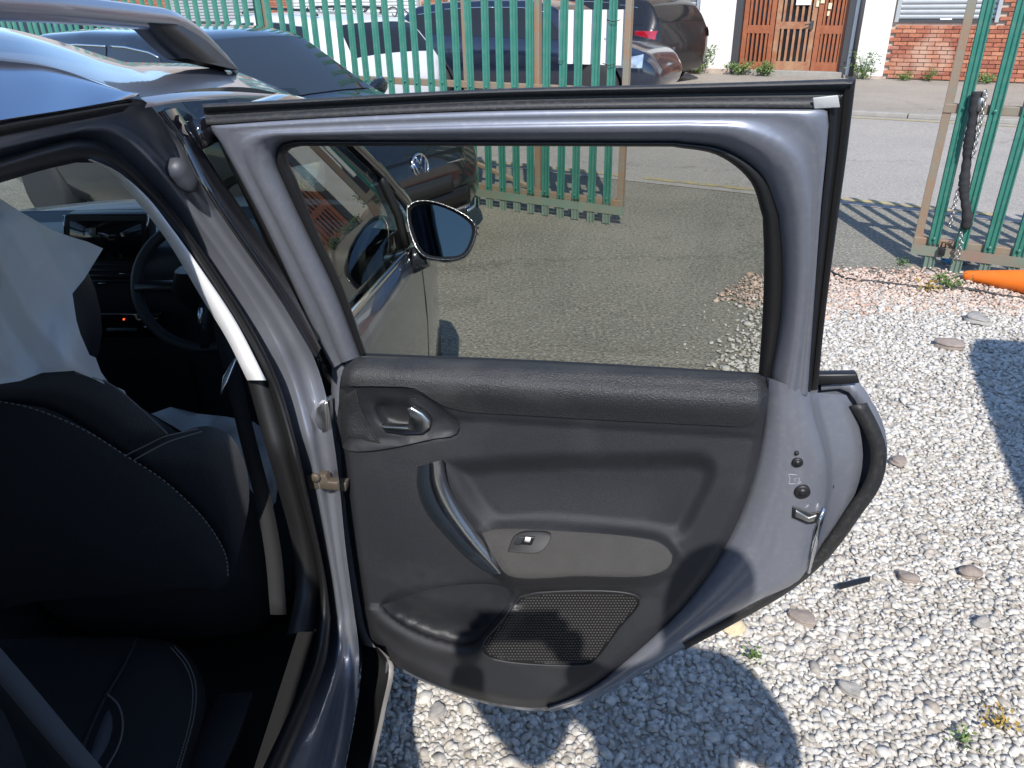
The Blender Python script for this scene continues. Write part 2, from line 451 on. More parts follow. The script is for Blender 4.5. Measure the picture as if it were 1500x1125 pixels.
def relief(P):
    P = np.asarray(P, float); x, y = P[:, 0], P[:, 1]
    yr = 552 + (x - 500) * .062
    d = y - yr
    h = np.full(len(P), .022)
    h += .030 * ss(d, -32, 2) - .018 * ss(d, 8, 46) - .006 * ss(d, 46, 52)
    sd = sdf(P, RECESS)
    h -= .020 * ss(sd, -4, 26)
    sa_ = sdf(P, ARM)
    yb = np.clip((y - 775) / 68, 0, 1)
    h += (.052 * yb + .006) * ss(sa_, -16, 3)
    below = np.clip((y - 843) / 42, 0, 1) * ((x > 690) & (x < 1010))
    h += .012 * ss(990 - x, 0, 60) * ss(x, 690, 740) * ss(y, 700, 800) * (1 - ss(y, 850, 880))
    sp = sdf(P, POCKET)
    h -= (.034 * ss(sp, -1, 7)) * ss(y - .10 * (x - 555), 862, 912)
    h -= .007 * ss(sp, -2, 3)
    h += .012 * np.exp(-(sp + 14) ** 2 / 120) * (y > 890)
    h -= .004 * ss(sdf(P, SPK), 0, 4)
    h -= .006 * ss(sdf(P, BEZEL), -2, 3)
    h -= .030 * ss(sdf(P, CUP), -4, 10)
    # swell left of the pull handle and the long soft crease towards the latch side
    h += .010 * np.exp(-((x - 600) / 60) ** 2 - ((y - 760) / 120) ** 2)
    h += .008 * ss(x - (1150 - .30 * (y - 560)), -60, 10) * ss(y, 600, 660)
    e = sdf(P, TRIM_OUT)
    h -= .030 * (1 - ss(e, 0, 16)) ** 2
    return h
def patch(name, poly, sp_, matl, par, off=0.0, hf=relief, skip_edge=None, extra=None, proj=dr, **kw):
    Q = [(p[0], p[1]) for p in poly]
    xs = [q[0] for q in Q]; ys = [q[1] for q in Q]
    gx, gy = np.meshgrid(np.arange(float(min(xs)), max(xs), sp_), np.arange(float(min(ys)), max(ys), sp_))
    g = np.stack([gx.ravel(), gy.ravel()], 1); g[:, 0] += (np.arange(len(gx)) % 2).repeat(gx.shape[1]) * sp_ / 2
    g = g[sdf(g, Q) > sp_ * .55]
    pts = Q + [tuple(p) for p in g]
    n = len(Q)
    v, e, f, *_ = geometry.delaunay_2d_cdt([Vector(p) for p in pts], [(i, (i+1) % n) for i in range(n)], [], 1, 1e-5)
    A = np.array([(p.x, p.y) for p in v]); h = hf(A) + off
    V = [proj(a[0], a[1], float(z)) for a, z in zip(A, h)]
    return obj(name, V, [tuple(t) for t in f], matl, par, **kw)
trim = patch('trim_panel', TRIM_OUT, 4.5, TRIM, door)
# upper grained roll laid over the panel's shoulder
ROLL_P = ([(p.x, p.y) for p in spl([(518,524),(800,533),(1112,550)], 30)] + [(1122,560),(1124,578),(1112,608),(1096,622),(1084,625)] +
          [(p.x, p.y) for p in spl([(1084,625),(900,616),(760,608),(676,602),(640,590),(610,570),(560,566),(499,566)], 40)[1:]] + [(499,552),(506,538)])
patch('belt_roll', ROLL_P, 7, GRAIN, door, .0035)
patch('armrest_pad', ARM, 6, FABRIC, door, .0035)
patch('pocket_floor', loop([(560,886),(640,861),(728,857),(748,868),(702,934),(688,943),(612,924),(578,905)], 40), 8, TRIM_S, door, .0025)
patch('lever_bezel', loop(BEZEL, 50), 6, TRIM_S, door, .008)
patch('grained_corner', [(498,570),(522,570),(527,595),(545,630),(557,649),(500,655)], 8, GRAIN, door, .0105)
# speaker grille: every little cell stands proud of the dark mesh
patch('speaker_grille', SPK, 7, RUBBER_C, door, .003)
rim = [dr(p[0], p[1], float(h) + .006) for p, h in zip(SPK, relief(SPK))]
MB().tube(rim + [rim[0]], .0022, 6, cap=False).obj('grille_rim', TRIM_S, door)
m = MB(); cells = []
sin_ = [(p[0], p[1]) for p in SPK]
for r_ in range(0, 34):
    for c_ in range(0, 70):
        cells.append((702 + c_ * 4.6 + (r_ % 2) * 2.3, 868 + r_ * 3.9 - 0))
C_ = np.array(cells); C_ = C_[sdf(C_, sin_) > 4]
Hh = relief(C_) + .003
for (cx_, cy_), h in zip(C_, Hh):
    rx, ry = 1.55, 1.25
    rb = [dr(cx_ + 1.25*rx*math.cos(a), cy_ + 1.25*ry*math.sin(a), h) for a in [k*math.pi/3 for k in range(6)]]
    rt = [dr(cx_ + .75*rx*math.cos(a), cy_ + .75*ry*math.sin(a), h + .0026) for a in [k*math.pi/3 for k in range(6)]]
    m.add(rb + rt, [(k, (k+1) % 6, 6+(k+1) % 6, 6+k) for k in range(6)] + [tuple(range(6, 12))])
m.obj('grille_cells', mat('grille_plastic', (.085,.082,.080), .5), door, smooth=False, kind='stuff')
# pull handle: dark outer face, bright bevel
hl = spl([(611,684),(610,712),(622,748),(652,786),(690,824),(722,844)], 40)
hr = spl([(652,672),(658,704),(676,742),(704,784),(730,818),(741,838)], 40)
prof = [(0, .018), (.02, .050), (.12, .064), (.28, .070), (.42, .071)]
m = MB(); m.loft([dcurve(mix(hl, hr, f), o) for f, o in prof])
for e in (0, -1):
    m.add([dr(*mix(hl, hr, f)[e], o) for f, o in prof] + [dr(*mix(hl, hr, .42)[e], .02)], [tuple(range(len(prof) + 1))])
hd = m.obj('pull_handle', DARKSATIN, door)
prof = [(.42, .071), (.46, .0750), (.58, .0760), (.78, .072), (.94, .060), (.94, .045), (.84, .018)]
MB().loft([dcurve(mix(hl, hr, f), o) for f, o in prof]).obj('handle_bevel', SATIN, door)
# inside release lever
cup = patch('lever_cup', loop([(551,596),(590,593),(612,598),(628,612),(626,624),(590,627),(566,621)], 30), 5, GLOSSB, door, .002)
m = MB()
lv = [(598,592),(606,591),(622,600),(633,612),(632,622),(622,630),(596,631),(566,626),(560,618),(600,620),(602,606)]
A_ = dcurve(lv, .030); m.prism(A_, nA * .014)
m.obj('release_lever', SATIN, door, bevel=.003)
# window switch
sw = loop([(744,806),(752,786),(764,778),(806,779),(808,784),(797,803),(786,808)], 30)
hsw = relief(sw)
swp = [dr(p[0], p[1], float(h) + .003) for p, h in zip(sw, hsw)]
MB().prism(swp, nA * .005).obj('window_switch', mat('switch_plastic', (.010,.010,.012), .6), door, bevel=.0015)
hz = float(relief([(775, 792)])[0]) + .009
MB().prism(dcurve([(756,795),(762,784),(784,785),(779,797)], hz), nA * .004).obj('switch_rocker', BLACKP, door, bevel=.0015)
MB().prism(dcurve([(770,786),(778,787),(776,794),(768,793)], hz + .004), nA * .0015).obj('switch_symbol', WHITEP, door)
MB().prism(dcurve([(752,795),(760,784),(769,785),(762,797)], hz + .001), nA * .004).obj('rocker_tip', DASH, door, bevel=.001)
# latch hardware on the shut face
def button(px, py, r, par=door, matl=BLACKP, off=.012):
    c = dr(px, py, off); MB().lathe(c, nA, [(-.006, r*1.0), (.0025, r), (.004, r*.8), (.003, r*.5), (.0045, r*.45), (.005, .001)], 20).obj('plug', matl, par)
button(1168, 677, .0085); button(1175, 720, .0125); button(1167, 663, .0035); button(1219, 698, .003, off=-.05); button(1216, 712, .006, off=-.05)
lt = [(1161,741),(1186,751),(1201,748),(1197,765),(1184,766),(1160,757)]
MB().prism(dcurve(lt, .012), nA * .003).obj('latch_plate', BLACKP, door, bevel=.001)
lt2 = [(1165,745),(1176,751),(1184,756),(1196,752),(1192,761),(1184,763),(1164,755)]
MB().prism(dcurve(lt2, .0145), nA * .005).obj('latch_claw', STEEL, door, bevel=.0015)
MB().prism(dcurve([(1193,775),(1206,742),(1209,746),(1196,800),(1186,838),(1182,838)], .0), nA * .004).obj('latch_cover', CHROME, door)
# stamped mark between the plugs
mk = [dr(1164 + 9*math.cos(a) + 2*math.cos(4*a), 702 + 8*math.sin(a) + 1.5*math.sin(3*a), .0115) for a in np.linspace(.3, 5.4, 46)]
mk2 = [dr(1167 + 4*math.cos(a), 703 + 4*math.sin(a)*math.cos(a/2), .0115) for a in np.linspace(0, 9, 40)]
MB().tube(mk, .0006, 5).tube(mk2, .0005, 5).obj('chalk_mark', mat('chalk', (.34,.34,.36), .9), door)
# hinge and check strap
m = MB(); hc = dr(480, 598, -.03)
m.prism([dr(*p, .0) for p in [(472,584),(488,576),(490,620),(476,618),(470,604)]], nA * .03)
m.obj('hinge', STEEL, car, bevel=.004)
m = MB(); m.prism([dr(*p, .03) for p in [(456,690),(482,688),(486,698),(512,700),(512,712),(484,709),(458,708)]], nA * .018)
m.lathe(dr(463, 698, .048), nA, [(0, .009), (.006, .009), (.008, .005)], 12)
m.obj('check_strap', BRONZE, car, bevel=.002)
m = MB(); m.tube([dr(470, 526, -.05), dr(474, 545, -.05), dr(486, 562, -.05), dr(489, 578, -.05)], .006, 8)
m.obj('cable_boot', RUBBER_C, car)

# ---- body side: door aperture rings
ca = (26, 16, 60, 26)
L0 = multi([[(-60,188),(0,176),(100,160),(190,144)], [(190,144),(212,148),(232,168),(262,205)],
            [(262,205),(303,283),(352,356),(409,438),(458,520),(480,590),(488,640),(496,700),(506,800),(518,890)], [(518,890),(526,960),(520,1040),(505,1125),(492,1190)]], ca)
L1 = multi([[(-60,226),(0,212),(70,197),(130,187)], [(130,187),(165,188),(195,203),(237,246)],
            [(237,246),(290,318),(350,398),(400,474),(432,548),(452,625),(472,735),(490,843),(499,905)], [(499,905),(497,965),(480,1040),(458,1125),(440,1190)]], ca)
L2 = multi([[(-60,248),(0,232),(64,213),(107,202)], [(107,202),(139,205),(171,221),(213,258)],
            [(213,258),(258,312),(318,400),(370,482),(408,560),(432,640),(455,740),(478,850),(485,905)], [(485,905),(479,965),(452,1040),(418,1125),(390,1190)]], ca)
L3 = multi([[(-60,284),(0,268),(64,249),(112,238)], [(112,238),(150,241),(182,262),(221,300)],
            [(221,300),(250,332),(300,402),(345,472),(390,558),(412,622),(438,720),(460,805),(468,855),(466,900)], [(466,900),(456,965),(420,1050),(385,1125),(358,1190)]], ca)
def ac(c, o, tab=None): return [hitx(p[0], p[1], sx(tab or x_ap, o)) for p in c]
m = MB()
m.loft([ac(L0, .045), ac(mix(L0, L1, .2), .022), ac(mix(L0, L1, .5), .006), ac(mix(L0, L1, .8), .000), ac(L1, .000), ac(mix(L1, L2, .35), -.010), ac(mix(L1, L2, .7), -.026), ac(L2, -.034), ac(mix(L2, L3, .5), -.07)])
m.obj('door_aperture', PAINT, car)
m = MB()
m.loft([ac(L2, -.040), ac(L2, -.022), ac(mix(L2, L3, .18), -.010), ac(mix(L2, L3, .45), -.012), ac(mix(L2, L3, .75), -.020), ac(L3, -.034), ac(L3, -.07)])
m.obj('aperture_seal', RUBBER_C, car)
# roof drip seal along the top of the opening
da = spl([(-60,196),(0,180),(100,163),(196,147)], 30); db = spl([(-60,214),(0,200),(80,184),(180,164)], 30)
MB().loft([ac(da, .034), ac(mix(da, db, .3), .040), ac(mix(da, db, .7), .028), ac(db, .014)]).obj('drip_seal', RUBBER_C, car)
# pale inner pillar trim
wl = spl([(118,236),(156,246),(194,288),(243,350),(295,436),(333,498),(362,557)], 50)
wr_ = spl([(132,233),(170,250),(215,288),(250,332),(300,402),(345,470),(390,557)], 50)
MB().loft([ac(wl, -.085), ac(wl, -.060), ac(mix(wl, wr_, .3), -.042), ac(mix(wl, wr_, .75), -.026), ac(wr_, -.022), ac(wr_, -.04)]).obj('pillar_trim', PILLART, car)
bl = spl([(362,557),(385,640),(408,720),(428,800),(432,870),(420,930)], 30); br_ = spl([(390,557),(412,622),(438,720),(460,805),(468,855),(466,920)], 30)
MB().loft([ac(bl, -.10), ac(bl, -.07), ac(mix(bl, br_, .5), -.045), ac(br_, -.036)]).obj('lower_pillar_trim', BLACKP, car)
# black gloss pillar face behind the door and the little rubber stop
al = spl([(231,164),(262,205),(303,283),(352,356),(409,438),(462,526)], 40); ar = spl([(258,158),(282,195),(320,256),(364,320),(410,392),(470,510)], 40)
MB().loft([ac(al, -.02, x_out), ac(al, -.004, x_out), ac(mix(al, ar, .5), .002, x_out), ac(ar, .0, x_out), ac(ar, -.02, x_out)]).obj('pillar_face', GLOSSB, car)
m = MB(); pa = spl([(250,238),(264,252),(276,268),(283,282)], 8)
m.tube(ac(pa, .022), [.008,.015,.016,.016,.016,.015,.012,.006], 10)
m.obj('rubber_stop', mat('grey_rubber', (.05,.055,.07), .5), car)
# sill cladding
ka = spl([(524,905),(530,970),(522,1040),(506,1125),(492,1190)], 24); kb = spl([(548,945),(562,970),(552,1040),(532,1125),(515,1190)], 24); kc = spl([(556,950),(576,972),(565,1040),(546,1125),(528,1190)], 24)
clad = lambda z: -.30
MB().loft([ac(ka, .0), ac(mix(ka, kb, .5), 0, lambda z: -.315), ac(kb, 0, lambda z: -.285), ac(mix(kb, kc, .5), 0, lambda z: -.272)]).obj('sill_cladding', mat('grey_sill_plastic', (.022,.022,.023), .3), car)
MB().loft([ac(mix(kb, kc, .5), 0, lambda z: -.272), ac(kc, 0, lambda z: -.262), ac(kc, -.04, lambda z: -.262)]).obj('sill_strip', mat('dusty_strip', (.26,.25,.24), .5), car)

# ---- roof, roof rail
roofp = [[(-60,190,-.47),(0,176,-.47),(100,160,-.47),(195,143,-.47),(232,158,-.455),(330,150,-.455),(420,141,-.47)],
         [(-60,80,-.53),(0,89,-.525),(60,96,-.52),(110,108,-.515),(160,126,-.50),(200,141,-.485),(300,128,-.475),(400,130,-.48)]]
def rl(pts, n=48):
    P = [CC + ray(a, b) * (x / ray(a, b).x) for a, b, x in pts]
    return spl(P, n)
ga = rl([(-60,190,-.47),(0,176,-.47),(100,160,-.47),(195,143,-.465)])
gb = rl([(-60,84,-.53),(0,89,-.525),(60,96,-.515),(110,108,-.505),(160,126,-.485),(203,141,-.467)])
roof = MB().loft([ga, [a.lerp(b, .5) + Vector((.006, 0, .004)) for a, b in zip(ga, gb)], gb]).obj('roof_side_panel', mat('sky_tinted_paint', (.26,.31,.40), .12, .95, 1.0), car)  # bluer than the body paint: sky reflection put into the colour
# main roof sheet: lower front edge rises to the kick-up
rc = rl([(-60,86,-.53),(0,89.5,-.525),(60,96.5,-.515),(110,108.5,-.505),(160,126,-.486),(203,141,-.468),(280,131,-.470),(360,128,-.480),(423,140,-.49)], 60)
rd = rl([(-60,36,-.60),(0,40,-.60),(40,48,-.60),(104,66,-.60),(160,84,-.60),(190,92,-.60),(300,94,-.60),(347,104,-.60),(423,138,-.55)], 60)
mid = [a.lerp(b, .55) + Vector((0, 0, .006)) for a, b in zip(rc, rd)]
far = [Vector((CX, p.y + .05, p.z + .015)) for p in rd]
fl = [Vector((2*CX - p.x, p.y, p.z)) for p in rd]; fe = [Vector((2*CX - p.x, p.y, p.z)) for p in rc]
m = MB(); m.loft([rc, mid, rd, far, fl, fe])
back = [[Vector((p.x if abs(p.x - CX) < .01 else p.x, yb, p.z + dz)) for p in (rc[0], mid[0], rd[0], far[0], fl[0], fe[0])] for yb, dz in ((rc[0].y, 0), (.2, .005), (-.5, -.03), (-.95, -.10))]
back[0] = [rc[0], mid[0], rd[0], far[0], fl[0], fe[0]]
m.loft(back)
m.obj('roof', PAINT, car)
MB().loft([[Vector((ga[0].x, y, z)) for y, z in ((ga[0].y, ga[0].z), (.2, ga[0].z), (-.95, ga[0].z-.06))], [Vector((gb[0].x, y, z)) for y, z in ((gb[0].y, gb[0].z), (.2, gb[0].z), (-.95, gb[0].z-.07))]]).obj('roof_side_panel', PAINT, car)  # unseen rear run of the roof side, added to shade the seats
# front part of gutter above the front door
gt = rl([(205,143,-.462),(260,136,-.462),(330,134,-.465),(400,138,-.475)], 20); gl_ = rl([(212,158,-.450),(260,150,-.450),(330,146,-.455),(400,146,-.468)], 20)
MB().loft([gt, [a.lerp(b,.5)+Vector((.006,0,0)) for a,b in zip(gt,gl_)], gl_]).obj('front_gutter', PAINT_D, car)
rt = rl([(-120,-2,-.555),(0,6,-.545),(60,10,-.54),(130,17,-.54),(215,26,-.54),(250,31,-.54),(290,52,-.54),(322,80,-.54),(345,104,-.54)], 40)
m = MB(); m.tube([p for p in rt], [.017]*26 + [.017 - .0007*i for i in range(14)], 10, flat=.8)
m.tube([Vector((p.x, -.6 + i*.1*(rt[0].y+.6)/1.0, 1.60)) for i, p in enumerate([rt[0]]*11)], .017, 8)
rail = m.obj('roof_rail', mat('rail_silver', (.24,.25,.30), .35, .7, .6), car)
f1 = rl([(206,34,-.54),(222,50,-.54),(240,68,-.54),(262,86,-.54)], 12); f2 = rl([(252,38,-.54),(288,60,-.54),(316,84,-.54),(338,103,-.54)], 12)
MB().loft([[p + Vector((.012,0,0)) for p in f1], [p + Vector((.016,0,0)) for p in f2], [p - Vector((.02,0,0)) for p in f2], [p - Vector((.02,0,0)) for p in f1]], closed=True).obj('rail_foot', BLACKP, car)
rail2 = rail.copy(); COL.objects.link(rail2)
rail2.data = rail.data.copy()
for v in rail2.data.vertices: v.co.x = 2*CX - v.co.x
rail2.data.flip_normals()

# ---- lower body shell, front half
def wfac(y): return lin(y, [(1.0, 1.0), (2.3, 1.0), (2.75, .985), (3.05, .90), (3.2, .72), (3.26, .45)])
belt = lambda y: lin(y, [(1.1, 1.125), (1.3, 1.105), (2.1, .99), (2.3, .97)])
def hood(y): return lin(y, [(1.0, 1.125), (1.3, 1.10), (2.1, .985), (2.25, .972), (2.7, .93), (3.05, .84), (3.2, .70), (3.26, .55)])
ys = [1.17, 1.3, 1.6, 1.9, 2.1, 2.25, 2.4, 2.55, 2.7, 2.85, 3.0, 3.1, 3.17, 3.22, 3.26]
fr = [0, .08, .2, .34, .5, .66, .8, .9, 1.0]
for side, nm in ((1, 'right'), (-1, 'left')):
    cur = []
    for f in fr:
        c = []
        for y in ys:
            z = .24 + (hood(y) - .24) * f
            xx = (x_out(z) - CX) * wfac(y)
            c.append(Vector((CX + side * xx, y, z)))
        cur.append(c)
    MB().loft(cur).obj('body_side', PAINT, car, solid=.004)
cur = []
for f in (-1, -.93, -.8, -.4, 0, .4, .8, .93, 1):
    c = []
    for y in ys[5:]:
        z = hood(y); xx = (x_out(z) - CX) * wfac(y)
        c.append(Vector((CX + xx * f, y + (0.06 * (1 - f*f)), z + .05 * (1 - f*f) * wfac(y) + .004)))
    cur.append(c)
MB().loft(cur).obj('bonnet', PAINT, car)
# shut line of the front door / wing, chrome belt strip
bs = [Vector((x_out(belt(y)) + .006, y, belt(y) + .004)) for y in np.linspace(1.14, 2.24, 24)]
MB().tube(bs, .009, 8, flat=.6).obj('belt_strip', CHROME, car)
sl = [Vector((x_out(z) + .0015, 2.17 + .05*(z-.9), z)) for z in np.linspace(.32, .985, 14)]
MB().tube(sl, .004, 6).obj('door_shut_line', RUBBER_C, car)
# windows
def sidew(y, z, o=0): return Vector((x_out(z) + o, y, z))
wt = lambda y: lin(y, [(1.0, 1.455), (1.5, 1.44), (1.7, 1.40), (2.0, 1.21), (2.22, 1.03)])
cols = np.linspace(1.10, 2.0, 14)
V = []; F = []
for i, y in enumerate(cols):
    for j in range(7):
        zb_ = belt(y) + .006; z = zb_ + (wt(y) - .012 - zb_) * j / 6; V.append(sidew(y, z, -.012))
for i in range(len(cols)-1):
    for j in range(6): F.append((i*7+j, i*7+j+1, (i+1)*7+j+1, (i+1)*7+j))
obj('front_side_window', V, F, GLASS_F, car)
m = MB(); m.tube([sidew(y, wt(y), 0) for y in np.linspace(1.08, 2.24, 30)], .020, 8, flat=.7); m.obj('a_pillar', GLOSSB, car)
MB().tube([sidew(2.0, z, -.004) for z in np.linspace(1.01, 1.22, 6)], .012, 6).obj('quarter_light_bar', BLACKP, car)
V = [sidew(2.01, 1.02, -.012), sidew(2.2, 1.02, -.012), sidew(2.01, 1.2, -.012)]
obj('quarter_light', V, [(0, 1, 2)], GLASS_F, car)
ml = [Vector((2*CX - p.x, p.y, p.z)) for p in [sidew(y, wt(y), 0) for y in np.linspace(.4, 2.24, 30)]]
MB().tube(ml, .025, 8).obj('a_pillar', BLACKP, car)
# windscreen
wsc = []
for f in np.linspace(-1, 1, 9):
    c = []
    for k in np.linspace(0, 1, 8):
        z = 1.03 + .42 * k; y = 2.26 - .60 * k + .08 * (1 - f*f)
        c.append(Vector((CX + (x_out(z) - .01 - CX) * f, y, z)))
    wsc.append(c)
MB().loft(wsc).obj('windscreen', GLASS_W, car)
# far side, tail, floor: they close the cabin
MB().loft([[Vector((2*CX - x_out(z), y, z)) for y in (-.9, 0, 1.17)] for z in (.25, .6, .9, 1.01)]).obj('far_side_body', PAINT, car)
MB().loft([[Vector((2*CX - x_out(z) + .01, y, z)) for y in (-.6, .5, 1.6)] for z in (1.01, 1.25, 1.46)]).obj('far_side_windows', glass_mat('dark_far_glass', (.10,.11,.11)), car)  # unseen panes, tinted dark to keep daylight out of the cabin
MB().box((CX, 1.0, .27), 1.52, 3.0, .05).box((CX, 1.25, .40), .28, 2.0, .22).obj('cabin_floor', CARPET, car)
rq = []
for z in (.3, .6, .9, 1.05, 1.3, 1.49):
    rq.append([Vector((x_out(z) + (.075 if z < .8 else .03 if z < 1 else 0), y, z)) for y in (-.95, -.6, -.2, .1 + .18*max(0, z-1.0), .22 + .3*max(0, z-1.0) - (.0 if z > .7 else .0))])  # lower flare added out of view to shade the gravel by the sill
MB().loft(rq).obj('rear_quarter', PAINT, car, solid=.006)
MB().loft([[Vector((CX + s*.84, -.97 + (.0 if z < 1.0 else .25*(z-1.0)), z)) for s in (-1, -.5, 0, .5, 1)] for z in (.3, .9, 1.0, 1.45)]).obj('tailgate', PAINT, car)
# wheels
def wheel(name, c, r, wd, par, axis=(1, 0, 0), seg=32):
    c = Vector(c); ax = Vector(axis)
    ty = MB().lathe(c, ax, [(-wd/2, r*.66), (-wd/2, r*.93), (-wd*.38, r), (wd*.38, r), (wd/2, r*.93), (wd/2, r*.66)], seg).obj(name, TYRE, par)
    m = MB().lathe(c, ax, [(-wd*.3, r*.2), (wd*.30, r*.2), (wd*.42, .16*r), (wd*.44, .001)], 16)
    a = ax.orthogonal().normalized(); b = ax.cross(a)
    for k in range(5):
        t = 2*math.pi*k/5; d = a*math.cos(t) + b*math.sin(t); e = ax.cross(d)
        m.box(c + ax*wd*.33 + d*r*.42, r*.52, r*.2, wd*.16, d, e, ax)
    m.lathe(c, ax, [(wd*.25, r*.60), (wd*.47, r*.62), (wd*.49, r*.68), (wd*.3, r*.68)], seg)
    m.obj('rim', ALLOY, ty)
    return ty
wheel('front_wheel', (-.385, 2.62, .31), .31, .19, car)
wheel('rear_wheel', (-.36, -.25, .31), .31, .19, car)
# door mirror
mc = at_depth(640, 336, 2.02)
def mp(px, py, dk=0.0): return at_depth(px, py, 2.02 + dk)
mo = [(594,304),(600,297),(611,293),(628,293),(645,297),(661,303),(677,311),(690,320),(698,330),(699,339),(696,352),(690,366),(683,375),(673,380),(655,382),(638,381),(624,378),(615,372),(608,362),(601,345),(596,326)]
ring = [mp(*p) for p in loop(mo, 40)]
cen = mp(645, 338)
def scale(rg, s, dk): return [cen + (p - cen) * s + _f * dk for p in rg]
m = MB(); rr_ = [scale(ring, .93, .0), scale(ring, .98, -.004), scale(ring, 1.0, .006), scale(ring, .99, .04), scale(ring, .90, .075), scale(ring, .62, .10), scale(ring, .15, .11)]
m.loft([r_ + [r_[0]] for r_ in rr_])
m.tube([mp(622, 374, .05), mp(606, 382, .06), mp(592, 388, .08), mp(574, 394, .10)], [.034,.034,.036,.042], 12, flat=.7)
mir = m.obj('door_mirror', mat('dark_mirror_shell', (.03,.033,.04), .15, .3, 1.0), car)
g_ = [p - _f * ((p - cen).dot(CU) * .20) - _f*.0 for p in scale(ring, .86, .014)]
m = MB(); m.add(g_, [tuple(range(len(g_)))])
m.obj('mirror_glass', mat('mirror', (.15,.19,.24), .03, 1.0), mir, smooth=False)  # dark blue of the reflection put into the mirror colour
g2 = scale(ring, .93, .006); g3 = scale(ring, .85, .012)
MB().loft([g2 + [g2[0]], g3 + [g3[0]]]).obj('mirror_bezel', BLACKP, mir)
MB().lathe(mp(697, 340, .03), CR, [(-.004, .008), (.006, .008), (.009, .005)], 12).obj('indicator', mat('smoked_lens', (.25,.2,.14), .2), mir)

# ---- cabin
def ringloft(stations, n=28, ex=3.2, ydir=(0,1,0), xdir=(1,0,0)):
    """stations: (centre, half width, half thickness)"""
    cur = []
    xd, yd = Vector(xdir), Vector(ydir)
    for c, a, b in stations:
        rg = []
        for k in range(n):
            t = 2*math.pi*k/n; ct, st = math.cos(t), math.sin(t)
            rg.append(Vector(c) + xd*a*math.copysign(abs(ct)**(2/ex), ct) + yd*b*math.copysign(abs(st)**(2/ex), st))
        cur.append(rg + [rg[0]])
    m = MB(); m.loft(cur)
    m.add(cur[0][:-1], [tuple(range(n))]); m.add(cur[-1][:-1], [tuple(range(n))])
    return m
def seat(x0, nm):
    m = ringloft([((x0, 1.26, .42), .20, .06), ((x0, 1.25, .50), .235, .10), ((x0, 1.23, .62), .25, .115), ((x0 - .01, 1.21, .74), .245, .115),
                  ((x0 - .045, 1.195, .84), .20, .11), ((x0 - .075, 1.185, .92), .165, .10), ((x0 - .095, 1.18, .98), .135, .085), ((x0 - .10, 1.18, 1.02), .09, .05)])
    s = m.obj(nm, SEAT, car, subd=1)
    xh = x0 - .06
    hb = ringloft([((xh, 1.200, 1.05), .07, .03), ((xh, 1.210, 1.10), .095, .045), ((xh, 1.215, 1.18), .10, .05), ((xh, 1.220, 1.25), .085, .04), ((xh, 1.220, 1.27), .05, .02)])
    hb.obj('headrest', SEAT_L, s, subd=1)
    c = ringloft([((x0, 1.320, .42), .22, .06), ((x0, 1.400, .43), .25, .075), ((x0, 1.600, .44), .255, .08), ((x0, 1.760, .46), .24, .07), ((x0, 1.800, .45), .2, .04)], ydir=(0,0,1))
    c.obj('seat_cushion', SEAT, s, subd=1)
    return s
ds = seat(-.735, 'driver_seat'); ps = seat(-1.50, 'passenger_seat')
# leatherette shoulder and side bolster of the driver's seat, with stitching
def seatpt(px, py, y): return hit(px, py, Vector((0, y, 0)), Vector((0, 1, 0)))
def seatpatch(name, poly, y, matl, bulge=.03, sp_=10):
    Q = loop(poly, 50)
    def hf(A):
        s_ = sdf(A, Q); return bulge * (1 - np.exp(-np.clip(s_, 0, None) / 40))
    return patch(name, Q, sp_, matl, ds, 0, hf, proj=lambda a, b, h: seatpt(a, b, y - h))
seatpatch('seat_back_panel', [(-60,590),(60,596),(120,625),(185,668),(240,705),(300,760),(330,810),(338,850),(322,864),(290,860),(200,870),(60,880),(-60,890)], 1.085, SEAT, .025)
seatpatch('shoulder_bolster', [(-60,575),(-20,562),(60,548),(110,544),(160,560),(210,600),(245,632),(243,645),(185,672),(120,628),(60,600),(-60,594)], 1.10, SEAT_L, .02)
seatpatch('side_bolster', [(188,672),(245,642),(300,624),(335,636),(358,676),(365,730),(352,800),(340,850),(330,812),(300,762),(240,708)], 1.10, SEAT_L, .025)
def stitch(pts, y, par):
    P = spl([seatpt(a, b, y) for a, b in pts], 60)
    m = MB()
    for i in range(0, 59, 1):
        a, b = P[i], P[i+1]; m.tube([a.lerp(b, .15), a.lerp(b, .75)], .0011, 5)
    m.obj('stitching', STITCH, par)
stitch([(-40,583),(40,596),(120,628),(185,668),(240,704),(300,762),(330,812),(334,845)], 1.055, ds)
stitch([(182,668),(215,652),(240,640),(290,628)], 1.065, ds); stitch([(110,546),(160,562),(210,602),(246,636)], 1.07, ds)
stitch([(196,674),(225,658),(250,646),(296,632)], 1.062, ds)
# rear bench corner
def benchpt(px, py, z): return hit(px, py, Vector((0, 0, z)), Vector((0, 0, 1)))
def benchpatch(name, poly, z, matl, bulge, sp_=10, fall=30):
    Q = loop(poly, 60)
    def hf(A):
        s_ = sdf(A, Q); return bulge * (1 - np.exp(-np.clip(s_, 0, None) / fall)) - .10 * np.exp(-np.clip(s_, 0, None) / 5)
    return patch(name, Q, sp_, matl, car, 0, hf, proj=lambda a, b, h: benchpt(a, b, z + h))
bench = benchpatch('rear_bench', [(-80,930),(60,932),(200,934),(255,942),(288,975),(302,1020),(292,1075),(272,1140),(255,1200),(100,1220),(-80,1220)], .56, SEAT, .03)
bp = [(200,936),(182,975),(150,1030),(120,1100),(100,1160)]
P = spl([benchpt(a, b, .592) for a, b in bp], 30)
MB().tube(P, .004, 6).obj('bench_piping', SEAT_L, bench)
benchpatch('bench_insert', [(155,1018),(172,1035),(178,1062),(172,1090),(150,1130),(130,1160),(100,1150),(120,1100),(138,1050)], .597, SEAT_G, .004, 8).parent = bench
